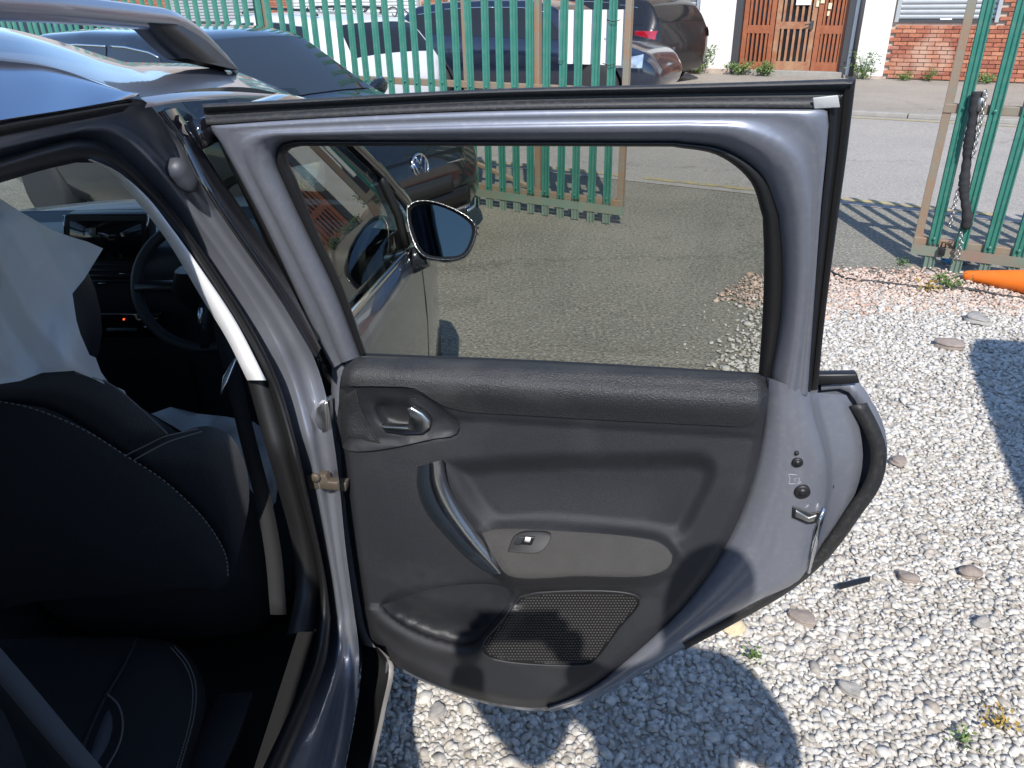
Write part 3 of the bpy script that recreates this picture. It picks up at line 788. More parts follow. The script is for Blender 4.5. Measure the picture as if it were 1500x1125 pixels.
for sh in (0, 5):
    P = spl([benchpt(a - sh, b + sh*.4, .592) for a, b in [(255,946),(276,972),(287,1005),(284,1050),(268,1110),(252,1160)]], 60); m = MB()
    for i in range(0, 59): m.tube([P[i].lerp(P[i+1], .15), P[i].lerp(P[i+1], .7)], .0011, 5)
    m.obj('stitching', STITCH, bench)
P = spl([benchpt(a, b, .60) for a, b in [(157,1016),(174,1034),(180,1062),(174,1092),(152,1132)]], 30)
MB().tube(P, .0016, 5).obj('stitching', STITCH, bench)
# inner sill scuff plate + footwell
sc = [hitx(*p, lambda z: -.42) for p in [(330,1020),(362,1018),(330,1130),(270,1160),(290,1080)]]
tread = [ground(*p, .46) for p in [(318,1025),(368,1022),(380,1000),(372,1050),(330,1140),(270,1180),(285,1110)]]
MB().prism([ground(*p, .42) for p in [(322,1022),(372,1018),(352,1080),(320,1150),(262,1180),(290,1080)]], (0,0,.012)).obj('scuff_plate', TRIM, car, bevel=.004)
tg = [Vector((x, y, z)) for x, y, z in []]
MB().loft([[Vector((-.37, y, .20)) for y in (.3, .7, 1.0, 1.2)], [Vector((-.39, y, .43)) for y in (.3, .7, 1.0, 1.2)], [Vector((-.46, y, .43)) for y in (.3, .7, 1.0, 1.2)], [Vector((-.48, y, .26)) for y in (.3, .7, 1.0, 1.2)]]).obj('inner_sill', CARPET, car)
# belts
def ribbon(name, pts, wd, matl, par, thick=.0015):
    """pts: (px, py, depth); wd = width in pixels"""
    A = spl([at_depth(a - wd/2, b, k) for a, b, k in pts], 24); B = spl([at_depth(a + wd/2, b, k + .012) for a, b, k in pts], 24)
    return MB().loft([A, [a.lerp(b, .5) - _f*.002 for a, b in zip(A, B)], B]).obj(name, matl, par, solid=thick)
BELT = mat('seat_belt', (.008,.008,.009), .8, bump=(900,.6))
ribbon('driver_seat_belt', [(322,470,1.50),(340,545,1.45),(362,640,1.43),(385,730,1.42),(400,810,1.42),(408,900,1.42)], 24, BELT, car)
m = MB(); m.prism([at_depth(a, b, 1.42) for a, b in [(326,552),(343,524),(347,527),(333,560),(322,578)]], _f*.012); m.obj('belt_guide', SATIN, car, bevel=.002)
ribbon('rear_seat_belt', [(-30,940,.93),(30,1010,.93),(80,1070,.93),(140,1140,.93)], 46, mat('grey_belt', (.10,.098,.10), .8, bump=(900,.6)), car)
ribbon('belt_edge', [(-30,985,.95),(22,1042,.95),(70,1100,.95),(110,1150,.95)], 30, BELT, car)
# rear lower corner of the opening
za = spl([(-40,985),(0,1035),(22,1080),(44,1135)], 14); zb = spl([(-60,1030),(-20,1075),(0,1100),(20,1140)], 14)
MB().loft([[at_depth(a, b, .96) for a, b in za], [at_depth(a - 8, b, .985) for a, b in mix(za, zb, .5)], [at_depth(a - 14, b, 1.0) for a, b in zb]]).obj('rear_aperture', PAINT, car)
# dashboard
dcs = [(2.24, 1.025), (2.10, 1.035), (1.98, 1.02), (1.955, .99), (1.96, .93), (2.0, .80), (2.04, .66), (2.06, .40)]
MB().loft([[Vector((x, y, z + .012*math.cos((x-CX)*2.2))) for x in np.linspace(-1.88, -.38, 16)] for y, z in dcs]).obj('dashboard', DASH, car)
dash = [c for c in car.children if c.name.startswith('dashboard')][0]
cowl = [[Vector((x, y, z)) for x in np.linspace(-1.88, -.38, 8)] for y, z in ((2.22, 1.03), (2.32, 1.05))]
MB().loft(cowl).obj('windscreen_base', BLACKP, car)
def dp(px, py, y=1.94): return seatpt(px, py, y)
MB().prism([dp(*p) for p in [(92,318),(98,314),(212,314),(219,318),(216,384),(94,384)]], (0,.05,0)).obj('screen_housing', BLACKP, dash, bevel=.004)
MB().prism([dp(*p, 1.936) for p in [(102,324),(208,324),(205,378),(103,378)]], (0,.003,0)).obj('touch_screen', SCREEN, dash)
MB().prism([dp(*p, 1.933) for p in [(130,334),(140,334),(140,344),(130,344)]], (0,.002,0)).obj('screen_icon', mat('screen_icon', (.25,.25,.22), .5), dash)
for px in (93.5, 217):
    MB().tube([dp(px, 316, 1.932), dp(px + (1.5 if px < 150 else -1.5), 346, 1.932)], .0025, 6).obj('screen_trim', SATIN, dash)
for y0, x0, x1 in ((388, 110, 208), (396, 112, 206), (404, 114, 204), (412, 118, 200)):
    MB().tube([dp(x0, y0, 1.945), dp(x1, y0, 1.945)], .005, 6, flat=.5).obj('vent_slat', BLACKP, dash)
for px, py in ((180, 401), (149, 415)):
    MB().tube([dp(px-5, py, 1.936), dp(px+5, py, 1.936)], .0015, 5).obj('vent_tab', SATIN, dash)
MB().prism([dp(*p, 1.945) for p in [(126,458),(236,458),(234,496),(130,496)]], (0,.02,0)).obj('radio_panel', GLOSSB, dash, bevel=.006)
for px in (132, 216, 230):
    MB().tube([dp(px-5, 479, 1.94), dp(px+5, 479, 1.94)], .0018, 5).obj('radio_button', SATIN, dash)
MB().prism([dp(*p, 1.94) for p in [(156,481),(200,481),(200,485),(156,485)]], (0,.003,0)).obj('radio_display', mat('dim_display', (.10,.11,.12), .4), dash)
MB().prism([dp(*p, 1.94) for p in [(180,467),(182,467),(182,469),(180,469)]], (0,.002,0)).obj('warning_light', mat('red_light', (.6,.05,.02), .4, emit=((1,.1,.03), 1.5)), dash)
# steering wheel
wc = seatpt(300, 418, 1.80); tilt = Vector((0, .42, .91)).normalized(); wx = Vector((1, 0, 0))
sw_ = [wc + wx*.168*math.cos(a) + tilt*.155*math.sin(a) for a in np.linspace(0, 2*math.pi, 41)]
stw = MB().tube(sw_, .014, 10, cap=False).obj('steering_wheel', SEAT_L, car)
ringloft([(wc + Vector((0,.03,-.06)), .06, .05), (wc + Vector((0,.0,0)), .075, .055), (wc + Vector((0,-.02,.05)), .05, .04)], ydir=(0,1,0)).obj('wheel_hub', BLACKP, stw)
m = MB()
for a in (math.pi, 0, -math.pi/2): m.tube([wc, wc + (wx*.165*math.cos(a) + tilt*.155*math.sin(a))], .014, 8, flat=1.6)
m.obj('wheel_spoke', BLACKP, stw)
MB().tube([wc + Vector((-.05,-.02,.045)), wc + Vector((.0,-.03,.03)), wc + Vector((.05,-.02,.045))], .004, 6).obj('spoke_trim', SATIN, stw)
MB().tube([seatpt(294, 450, 1.74), seatpt(293, 472, 1.74), seatpt(300, 486, 1.74)], .006, 8).obj('spoke_trim', SATIN, stw)
MB().loft([[Vector((x, 2.02, z)) for x in (-1.30, -.94)] for z in (.68, .35)] ).obj('centre_console', BLACKP, car)

# ---- loose protective plastic (rests on the seats)
def film_mat():
    m = bpy.data.materials.new('milky_film'); m.use_nodes = True; t = m.node_tree; p = t.nodes['Principled BSDF']
    p.inputs['Base Color'].default_value = (.93, .95, .97, 1); p.inputs['Roughness'].default_value = .18
    tl = t.nodes.new('ShaderNodeBsdfTranslucent'); tl.inputs[0].default_value = (.9, .93, .97, 1)
    tr = t.nodes.new('ShaderNodeBsdfTransparent')
    m1 = t.nodes.new('ShaderNodeMixShader'); m1.inputs[0].default_value = .5
    m2 = t.nodes.new('ShaderNodeMixShader'); m2.inputs[0].default_value = .08
    t.links.new(p.outputs[0], m1.inputs[1]); t.links.new(tl.outputs[0], m1.inputs[2])
    t.links.new(m1.outputs[0], m2.inputs[1]); t.links.new(tr.outputs[0], m2.inputs[2])
    t.links.new(m2.outputs[0], t.nodes['Material Output'].inputs['Surface'])
    return m
FILM = film_mat()
def filmh(A):
    x, y = A[:, 0], A[:, 1]
    u = (x*.62 + y*.78); v = (x*.78 - y*.62)
    def crease(t): return np.abs(((t / (2*np.pi)) % 1) * 2 - 1)          # sharp folds
    w_ = .012*crease(v/11.0 + 1.1*np.sin(u/52)) * np.exp(-((v+240)/150)**2) + .016*crease(v/24.0 + 1.4*np.sin(u/70) + .7) + .008*np.sin(u/30 + v/48) + .006*crease(u/17 + 2*np.sin(v/40))
    return 2.2*w_ + .0010*(x - 60) + .03*np.exp(-((y-290)/30)**2)
fp = [(-80,262),(-30,276),(0,291),(30,310),(75,336),(104,347),(128,354),(151,364),(146,372),(124,408),(106,430),(112,470),(118,490),(131,520),(140,524),(148,545),(160,562),(182,572),(191,590),(170,572),(140,556),(108,543),(62,546),(30,558),(-80,575)]
cov = patch('plastic_seat_cover', fp, 5, FILM, None, 0, filmh, proj=lambda a, b, h: at_depth(a, b, 1.0 + h + .00035*(b-290)))
tag(cov, 'milky plastic sheet draped over the driver seat headrest', 'plastic sheet')
fp2 = [(222,606),(250,596),(290,606),(330,610),(372,618),(400,640),(410,690),(404,735),(385,762),(360,770),(330,700),(280,640)]
cv2 = patch('plastic_cushion_cover', fp2, 6, FILM, None, 0, lambda A: .012*np.sin(A[:,0]/11+A[:,1]/17)+.010*np.sin(A[:,1]/9-A[:,0]/23), proj=lambda a, b, h: at_depth(a, b, 1.62 + h))
tag(cv2, 'crumpled milky plastic sheet lying on the driver seat cushion', 'plastic sheet')
# ================================================================== THE SETTING
SB = R(32.0)
eA = Vector((math.cos(SB), -math.sin(SB), 0)); rA = Vector((math.sin(SB), math.cos(SB), 0)); zA = Vector((0, 0, 1))
def ST(q, r, z=0.0): return eA * q + rA * r + zA * z
YAWE = math.atan2(eA.y, eA.x)
def onr(px, py, r): return hit(px, py, rA * r, rA)
def qz(px, py, r):
    p = onr(px, py, r); return p.dot(eA), p.z

def tarmac(name, c1, c2, c3, speck=.5, scale=1.0):
    m = bpy.data.materials.new(name); m.use_nodes = True; t = m.node_tree; p = t.nodes['Principled BSDF']
    p.inputs['Roughness'].default_value = .9; p.inputs['Specular IOR Level'].default_value = .25
    tc = t.nodes.new('ShaderNodeTexCoord')
    def noise(s, d=6, r=.6):
        n = t.nodes.new('ShaderNodeTexNoise'); n.inputs['Scale'].default_value = s * scale; n.inputs['Detail'].default_value = d; n.inputs['Roughness'].default_value = r
        t.links.new(tc.outputs['Object'], n.inputs['Vector']); return n
    def rng_(src, a, b, c, d):
        r = t.nodes.new('ShaderNodeMapRange'); r.inputs[1].default_value = a; r.inputs[2].default_value = b; r.inputs[3].default_value = c; r.inputs[4].default_value = d
        t.links.new(src, r.inputs[0]); return r.outputs[0]
    def mixc(f, a, b):
        x = t.nodes.new('ShaderNodeMix'); x.data_type = 'RGBA'
        if isinstance(f, float): x.inputs[0].default_value = f
        else: t.links.new(f, x.inputs[0])
        for i, v in ((6, a), (7, b)):
            if isinstance(v, tuple): x.inputs[i].default_value = (*v, 1)
            else: t.links.new(v, x.inputs[i])
        return x.outputs[2]
    big = noise(.7, 5); mid_ = noise(5, 8, .7); fine = noise(75, 4, .85)
    vor = t.nodes.new('ShaderNodeTexVoronoi'); vor.inputs['Scale'].default_value = 95 * scale
    t.links.new(tc.outputs['Object'], vor.inputs['Vector'])
    c = mixc(rng_(big.outputs['Fac'], .4, .62, 0, 1), c1, c2)
    c = mixc(rng_(mid_.outputs['Fac'], .55, .75, 0, .8), c, c3)
    sp = rng_(fine.outputs['Fac'], .5, .72, 0, speck)
    c = mixc(sp, c, (min(1, c1[0]*2.0), min(1, c1[1]*2.0), min(1, c1[2]*1.9)))
    dk = rng_(fine.outputs['Fac'], .42, .28, 0, speck)
    c = mixc(dk, c, (c1[0]*.4, c1[1]*.4, c1[2]*.4))
    grit = noise(52, 2, .5)
    c = mixc(rng_(grit.outputs['Fac'], .56, .66, 0, speck*.8), c, (min(1, c1[0]*1.7), min(1, c1[1]*1.7), min(1, c1[2]*1.65)))
    c = mixc(rng_(grit.outputs['Fac'], .44, .34, 0, speck*.8), c, (c1[0]*.45, c1[1]*.45, c1[2]*.45))
    blot = noise(1.6, 7, .75)
    c = mixc(rng_(blot.outputs['Fac'], .54, .70, 0, .55*speck), c, (c1[0]*.5, c1[1]*.5, c1[2]*.48))
    # wandering cracks
    w_ = t.nodes.new('ShaderNodeTexVoronoi'); w_.feature = 'DISTANCE_TO_EDGE'; w_.inputs['Scale'].default_value = .33
    ad = t.nodes.new('ShaderNodeVectorMath'); ad.operation = 'ADD'
    n2 = noise(2.2, 6, .7); t.links.new(tc.outputs['Object'], ad.inputs[0]); t.links.new(n2.outputs['Color'], ad.inputs[1])
    t.links.new(ad.outputs[0], w_.inputs['Vector'])
    cr = rng_(w_.outputs['Distance'], .0, .005, .55, 0)
    c = mixc(cr, c, (c1[0]*.25, c1[1]*.25, c1[2]*.25))
    t.links.new(c, p.inputs['Base Color'])
    b = t.nodes.new('ShaderNodeBump'); b.inputs['Strength'].default_value = .9; b.inputs['Distance'].default_value = .006
    t.links.new(vor.outputs['Distance'], b.inputs['Height']); t.links.new(b.outputs[0], p.inputs['Normal'])
    return m
T_YARD = tarmac('worn_yard_tarmac', (.215, .202, .168), (.155, .147, .122), (.255, .238, .195), .95)
T_ROAD = tarmac('pale_road_tarmac', (.33, .305, .275), (.295, .275, .25), (.36, .335, .305), .4)
T_PAVE = tarmac('pavement_tarmac', (.31, .275, .235), (.26, .235, .20), (.34, .305, .26), .45)

def sheet(name, poly, m, z=None, div=1):
    o = obj(name, poly, [tuple(range(len(poly)))], m, None, smooth=False); o['kind'] = 'structure'; return o
sheet('ground', [(-80,-40,0), (80,-40,0), (80,90,0), (-80,90,0)], T_YARD)
R0, R1, RW = 6.75, 11.75, 16.1
sheet('road', [ST(-60, R0, .004), ST(40, R0, .004), ST(40, R1, .004), ST(-60, R1, .004)], T_ROAD)
YEL = mat('worn_yellow_paint', (.42, .33, .12), .8, var=(14, 1.0, (.25, .23, .19)))
def line(q0, q1, r, wd):
    n = 24; V = []; F = []
    for i in range(n + 1):
        q = q0 + (q1 - q0) * i / n; j = .012 * math.sin(i * 2.3)
        V += [ST(q, r + j, .008), ST(q, r + wd + j*.6, .008)]
    for i in range(n): F.append((2*i, 2*i+1, 2*i+3, 2*i+2))
    return V, F
road = [o for o in bpy.data.objects if o.name == 'road'][0]
for q0, q1, r in ((-12, -7.4, R0+.12), (-7.2, -3.0, R0+.12), (-2.8, .1, R0+.12), (.3, 9, R0+.12), (-14, 9, R1-.22)):
    V, F = line(q0, q1, r, .085); obj('yellow_line', V, F, YEL, road, smooth=False)
# far pavement with kerb stones
pv = MB(); pv.prism([ST(-60, R1+.14, .0), ST(40, R1+.14, .0), ST(40, RW+.3, .0), ST(-60, RW+.3, .0)], (0, 0, .06))
pave = pv.obj('pavement', T_PAVE, None, smooth=False); pave['kind'] = 'structure'
KERB = mat('kerb_concrete', (.30, .28, .25), .9, var=(6, .7, (.22, .20, .18)), bump=(60, .6))
km = None
for i in range(26):
    q = -14 + i * .92
    m = MB().box(ST(q + .46, R1 + .07, .032), .91, .14, .064 + .0, eA, rA)
    m.obj('kerb_stone', KERB, pave, smooth=False, bevel=.012)

# ------------------------------------------------------------------ building across the road
BRICK = island_mat('red_brick', [(0, (.26, .085, .05)), (.35, (.36, .125, .07)), (.7, (.43, .17, .09)), (1, (.30, .11, .075))], .9, wear=9)
def brick_obj_mat():
    m = bpy.data.materials.new('facing_brick'); m.use_nodes = True; t = m.node_tree; p = t.nodes['Principled BSDF']; p.inputs['Roughness'].default_value = .9
    oi = t.nodes.new('ShaderNodeObjectInfo'); cr = t.nodes.new('ShaderNodeValToRGB'); el = cr.color_ramp.elements
    for i, (pos, c) in enumerate([(0, (.25,.08,.05)), (.3, (.34,.11,.065)), (.65, (.42,.165,.09)), (.9, (.46,.20,.12)), (1, (.30,.13,.10))]):
        e = el[i] if i < 2 else el.new(pos); e.position = pos; e.color = (*c, 1)
    t.links.new(oi.outputs['Random'], cr.inputs[0])
    tc = t.nodes.new('ShaderNodeTexCoord'); n = t.nodes.new('ShaderNodeTexNoise'); n.inputs['Scale'].default_value = 22; n.inputs['Detail'].default_value = 8
    ge = t.nodes.new('ShaderNodeNewGeometry'); t.links.new(ge.outputs['Position'], n.inputs['Vector'])
    n3 = t.nodes.new('ShaderNodeTexNoise'); n3.inputs['Scale'].default_value = 1.7; n3.inputs['Detail'].default_value = 6; t.links.new(ge.outputs['Position'], n3.inputs['Vector'])
    r3 = t.nodes.new('ShaderNodeMapRange'); r3.inputs[1].default_value = .52; r3.inputs[2].default_value = .66; r3.inputs[3].default_value = 0; r3.inputs[4].default_value = .55
    t.links.new(n3.outputs['Fac'], r3.inputs[0])
    r = t.nodes.new('ShaderNodeMapRange'); r.inputs[1].default_value = .3; r.inputs[2].default_value = .7; r.inputs[3].default_value = .7; r.inputs[4].default_value = 1.15
    t.links.new(n.outputs['Fac'], r.inputs[0])
    s = t.nodes.new('ShaderNodeVectorMath'); s.operation = 'SCALE'; t.links.new(cr.outputs[0], s.inputs[0]); t.links.new(r.outputs[0], s.inputs['Scale'])
    mx = t.nodes.new('ShaderNodeMix'); mx.data_type = 'RGBA'; t.links.new(r3.outputs[0], mx.inputs[0]); t.links.new(s.outputs[0], mx.inputs[6]); mx.inputs[7].default_value = (.50, .36, .27, 1)
    t.links.new(mx.outputs[2], p.inputs['Base Color'])
    return m
BRICK_O = brick_obj_mat()
MORTAR = mat('lime_mortar', (.46, .38, .32), .95, var=(8, .8, (.34, .27, .22)))
WHITEW = mat('white_render', (.74, .73, .70), .85, var=(2.2, .6, (.62, .58, .52)), dust=(9, .35, (.48, .42, .36)), bump=(40, .3))
SHUT = mat('grey_shutter', (.40, .41, .42), .45, .3, var=(6, .5, (.32, .33, .34)))
WOOD = mat('varnished_door_wood', (.25, .075, .032), .5, var=(9, .9, (.33, .115, .05)), bump=(30, .3))
WOODL = mat('worn_door_wood', (.36, .21, .12), .7, var=(5, 1.0, (.26, .09, .04)))
DARKM = mat('dark_frame', (.045, .045, .05), .6)
DGLASS = mat('dark_window', (.015, .016, .018), .08)
bld = thing('brick_building', 'red brick workshop with white piers, shutters and slatted wooden doors across the road', 'building', ST(-3, RW + .2, .06))
HB = 4.6
HOLES = [(-2.04, -.47, .98, 2.4), (-4.83, -2.72, -.1, 2.7), (-7.4, -5.56, .98, 2.5), (-11.5, -9.3, 1.16, 2.6), (-16.6, -12.4, .72, 2.9), (-21.5, -17.9, .9, 2.9), (-28.5, -25.0, .8, 2.8)]
# mortar backing, in pieces round the openings
m = MB()
edges = sorted({-36, 14} | {h[0] for h in HOLES} | {h[1] for h in HOLES})
for a, b in zip(edges, edges[1:]):
    h = [x for x in HOLES if x[0] <= a + .01 and x[1] >= b - .01]
    spans = [(0, HB)] if not h else [(0, h[0][2]), (h[0][3], HB)]
    for z0, z1 in spans:
        if z1 - z0 > .02: m.box(ST((a+b)/2, RW + .15, (z0+z1)/2), b - a, .28, z1 - z0, eA, rA)
wallm = m.obj('brick_wall', MORTAR, bld, smooth=False)
BL, BH, JT = .218, .0665, .009
# one brick mesh shared by all
bm_ = bmesh.new(); bmesh.ops.create_cube(bm_, size=1.0)
for v in bm_.verts: v.co.x *= BL - JT; v.co.y *= .05; v.co.z *= BH - JT
bmesh.ops.bevel(bm_, geom=list(bm_.edges), offset=.004, segments=1, affect='EDGES')
bme = bpy.data.meshes.new('brick'); bm_.to_mesh(bme); bm_.free(); bme.materials.append(BRICK_O)
nb = 0
stuffb = MB(); hb2 = bpy.data.meshes.new('brick_half')
def inhole(q, z):
    return any(h[0] - .10 < q < h[1] + .10 and h[2] - .03 < z < h[3] + .03 for h in HOLES) or (-2.74 < q < -2.0) or (-5.58 < q < -4.7)
for row in range(int(HB / (BH)) - 1):
    z = .075 + BH * (row + .5)
    off = (row % 2) * BL / 2
    for c in range(int(50 / BL)):
        q = -36 + c * BL + off + .11
        if q > 11.5 or inhole(q, z): continue
        if -2.06 < q < 1.2 and z < 1.5 and nb < 298:
            o = bpy.data.objects.new('brick', bme); COL.objects.link(o); o.parent = wallm
            o.location = ST(q, RW - .014 + random.uniform(-.003, .003), z); o.rotation_euler = (0, random.uniform(-.006, .006), YAWE + random.uniform(-.006, .006)); nb += 1
        elif z < 2.2:
            stuffb.box(ST(q, RW - .012 + random.uniform(-.002, .002), z), BL - JT, .05, BH - JT, eA, rA)
so_ = stuffb.obj('brick_courses', BRICK, wallm, smooth=False, kind='stuff')
# white piers
def wpiece(name, q0, q1, z0, z1, dep, m_, par=bld, r=RW, **kw):
    return MB().box(ST((q0+q1)/2, r - dep/2 + .02, (z0+z1)/2), q1 - q0, dep + .04, z1 - z0, eA, rA).obj(name, m_, par, smooth=False, **kw)
wpiece('white_pier', -2.70, -2.07, .10, HB, .10, WHITEW, bevel=.01)
wpiece('white_pier', -5.54, -4.84, .14, HB, .10, WHITEW, bevel=.01)
wpiece('pier_base', -5.54, -4.84, .05, .15, .12, MORTAR)
wpiece('pier_base', -2.72, -2.07, .05, .11, .12, MORTAR)
MB().tube([ST(-2.58, RW - .20, z) for z in (.1, 1.5, 3, 4.5)], .045, 10).obj('dark_pier_tube', DARKM, bld)  # dark upright tube in front of the white pier
# shutters
def shutter(q0, q1, z0, z1, m_=SHUT, pitch=.078):
    fr_ = MB().box(ST((q0+q1)/2, RW + .20, (z0+z1)/2), q1-q0, .06, z1-z0, eA, rA).obj('shutter', DARKM, bld, smooth=False)
    for q in (q0 + .03, q1 - .03): MB().box(ST(q, RW + .0, (z0+z1)/2), .06, .12, z1-z0, eA, rA).obj('guide_rail', SHUT, fr_, smooth=False, bevel=.004)
    MB().box(ST((q0+q1)/2, RW + .01, z0 + .02), q1-q0-.10, .07, .04, eA, rA).obj('bottom_bar', DARKM, fr_, smooth=False)
    n = int((min(z1, 2.2) - z0) / pitch)
    for i in range(n):
        z = z0 + .045 + pitch * i
        pr = [(0, 0), (-.012, .012), (-.016, .035), (-.012, .062), (0, .072)]
        V = [ST(q, RW + .03 + d, z + h) for q in (q0 + .06, q1 - .06) for d, h in pr]
        F = [(k, k+1, 5+k+1, 5+k) for k in range(4)]
        obj('slat', V, F, m_, fr_, smooth=True)
    return fr_
shutter(-2.04, -.47, .98, 2.4); shutter(-7.4, -5.56, .98, 2.5)
shutter(-11.5, -9.3, 1.16, 2.6, DARKM); shutter(-16.6, -12.4, .72, 2.9, mat('white_shutter', (.66,.66,.65), .5, var=(3,.8,(.36,.37,.38))))
shutter(-21.5, -17.9, .9, 2.9); shutter(-28.5, -25.0, .8, 2.8, mat('pale_shutter', (.6,.6,.6), .5))
sg = MB().box(ST(-1.25, RW - .01, 1.025), .18, .012, .03, eA, rA).obj('maker_label', WHITEP, bld, smooth=False)
MB().box(ST(-7.30, RW - .07, 1.30), .22, .03, .22, eA, rA).obj('wall_sign', WHITEP, bld, smooth=False)
# scribbles of black paint on the white shutter
GRAF = mat('black_spray_paint', (.03,.03,.035), .7); 
for k in range(9):
    q = -16.3 + k * .42; P = [ST(q + .16*math.sin(t*2.1 + k) + .03*t, RW - .005, 1.12 + .17*math.cos(t*1.7 + k*2)) for t in np.linspace(0, 4.6, 22)]
    MB().tube(P, .011, 5).obj('graffiti', GRAF, bld)
# entrance: recessed timber doors
ent = MB().box(ST(-3.77, RW + .62, 1.4), 2.3, .05, 2.8, eA, rA).box(ST(-4.86, RW + .35, 1.4), .06, .6, 2.8, eA, rA).box(ST(-2.70, RW + .35, 1.4), .06, .6, 2.8, eA, rA).obj('entrance', DARKM, bld, smooth=False)
MB().box(ST(-3.77, RW + .06, .10), 2.02, .30, .10, eA, rA).obj('door_step', KERB, bld, smooth=False, bevel=.01)
for q in (-4.77, -2.755): MB().box(ST(q, RW - .02, 1.4), .12, .12, 2.76, eA, rA).obj('door_post', DARKM, bld, smooth=False, bevel=.006)
def leaf(q0, q1, m_, railm, ns, zs, name):
    d = MB()
    rr = RW + .06; th = .05; st = .085
    for q in (q0 + st/2, q1 - st/2): d.box(ST(q, rr, 1.35), st, th, 2.40, eA, rA)
    for z0, z1 in zs: d.box(ST((q0+q1)/2, rr, (z0+z1)/2), q1 - q0 - 2*st, th - .006, z1 - z0, eA, rA)
    o = d.obj(name, m_, bld, smooth=False, bevel=.004)
    zz = [b for a, b in zs]; za = [a for a, b in zs]
    for i in range(len(zs) - 1):
        a, b = zs[i][1], zs[i+1][0]
        for k in range(ns):
            q = q0 + st + (q1 - q0 - 2*st) * (k + .5) / ns
            MB().box(ST(q, rr - .006, (a+b)/2), .040, .03, b - a, eA, rA).obj('slat', railm, o, smooth=False)
        MB().box(ST((q0+q1)/2, rr + .02, (a+b)/2), q1 - q0 - 2*st, .008, b - a, eA, rA).obj('pane', DGLASS, o, smooth=False)
    return o
leaf(-4.70, -4.11, WOOD, WOOD, 5, [(.15, .28), (.78, .92), (2.3, 2.5)], 'side_panel')
cd = leaf(-4.09, -3.37, WOODL, WOODL, 5, [(.15, .30), (.86, .98), (2.3, 2.5)], 'wooden_door')
leaf(-3.35, -2.82, WOOD, WOOD, 5, [(.15, .30), (.78, .92), (2.3, 2.5)], 'side_panel')
MB().box(ST(-3.43, RW + .015, .93), .05, .05, .14, eA, rA).tube([ST(-3.44, RW - .01, .95), ST(-3.50, RW - .03, .94), ST(-3.54, RW - .03, .93)], .012, 6).obj('handle', DARKM, cd, smooth=False)
MB().box(ST(-3.63, RW + .02, 1.38), .26, .006, .24, eA, rA).obj('paper_notice', WHITEP, cd, smooth=False)
PEEL = mat('torn_poster', (.62, .55, .38), .8)
for q, z, a, b in ((-3.38, 1.28, .05, .10), (-3.30, 1.33, .07, .09), (-3.16, 1.24, .06, .10), (-3.17, 1.12, .04, .08)):
    MB().box(ST(q, RW + .018, z), a, .006, b, eA, rA).obj('poster_scrap', PEEL, cd, smooth=False)
for q, z, h in ((-4.03, .52, .42), (-3.9, .42, .22)): MB().box(ST(q + .06, RW + .10, z), .07, .03, h, eA, rA).obj('stored_plank', mat('pale_wood', (.5,.3,.13), .7), cd, smooth=False)

# ------------------------------------------------------------------ palisade fence and gates
GREEN = mat('green_fence_paint', (.026, .150, .112), .48, .1, .1, var=(4, .8, (.05, .20, .155)), dust=(26, .5, (.10, .19, .15)), bump=(40, .3))
RUSTY = mat('rusty_rail', (.22, .20, .155), .6, .2, var=(7, .9, (.30, .16, .09)), dust=(40, .6, (.20, .25, .20)))
PALEG = mat('galvanised_foot', (.20, .25, .21), .6, .4, var=(20, .8, (.13, .22, .17)))
RF = 5.35
prof = [(-.0325, .0), (-.026, -.014), (-.016, -.004), (-.008, -.004), (0, -.013), (.008, -.004), (.016, -.004), (.026, -.014), (.0325, .0), (.026, .003), (0, .006), (-.026, .003)]
def pale_mesh(z0, z1, name, m_):
    V = []; n = len(prof)
    for z in (z0, z1): V += [Vector((a, b, z)) for a, b in prof]
    F = [(i, (i+1) % n, n+(i+1) % n, n+i) for i in range(n)] + [tuple(range(n)), tuple(range(2*n-1, n-1, -1))]
    if z1 > 1:
        for zb in (.19, .955, 1.62):
            b_ = MB().lathe((0, -.010, zb), (0, -1, 0), [(0, .010), (.006, .010), (.009, .005)], 8); k = len(V); V += b_.V; F += [tuple(i + k for i in f) for f in b_.F]
    me = bpy.data.meshes.new(name); me.from_pydata(V, [], F); me.materials.append(m_); me.update(); return me
PALE = pale_mesh(.13, 1.86, 'pale', GREEN); FOOT = pale_mesh(0.0, .16, 'pale_foot', PALEG)
def put(name, me, par, q, r, z=0, tilt=0.0):
    o = bpy.data.objects.new(name, me); COL.objects.link(o); o.parent = par
    if par.name in LOC: o.matrix_parent_inverse = LOC[par.name]
    o.location = ST(q, r, z); o.rotation_euler = (0, tilt, YAWE); return o
def rails(par, q0, q1, r, zs, m_=RUSTY, h=.05, d=.05):
    for z in zs:
        MB().box(ST((q0+q1)/2, r, z), q1 - q0, d, h, eA, rA).obj('rail', m_, par, smooth=False, bevel=.004)
def posts(par, qs, r, m_=RUSTY, z0=.14, z1=1.9, wd=.045):
    for q in qs:
        MB().box(ST(q, r, (z0+z1)/2), wd, .045, z1 - z0, eA, rA).obj('post', m_, par, smooth=False, bevel=.003)
PIT = .133
fence = thing('palisade_fence', 'green palisade fence panel running on beyond the thick dark post', 'fence', ST(-9, RF))
n = 0; q = -6.07
while q > -13.5:
    put('pale', PALE, fence, q, RF - .03 + random.uniform(-.004, .004), random.uniform(-.01, .01), random.uniform(-.012, .012)); q -= PIT
    n += 1
rails(fence, -13.5, -6.0, RF + .02, (.25, .955, 1.62))
MB().box(ST(-5.96, RF + .05, 1.0), .10, .09, 2.0, eA, rA).obj('post', mat('dark_green_post', (.012,.06,.045), .5), fence, smooth=False, bevel=.005)
gl2 = thing('palisade_gate', 'green palisade gate leaf with a white board wired on and rust-brown frame', 'gate', ST(-4, RF))
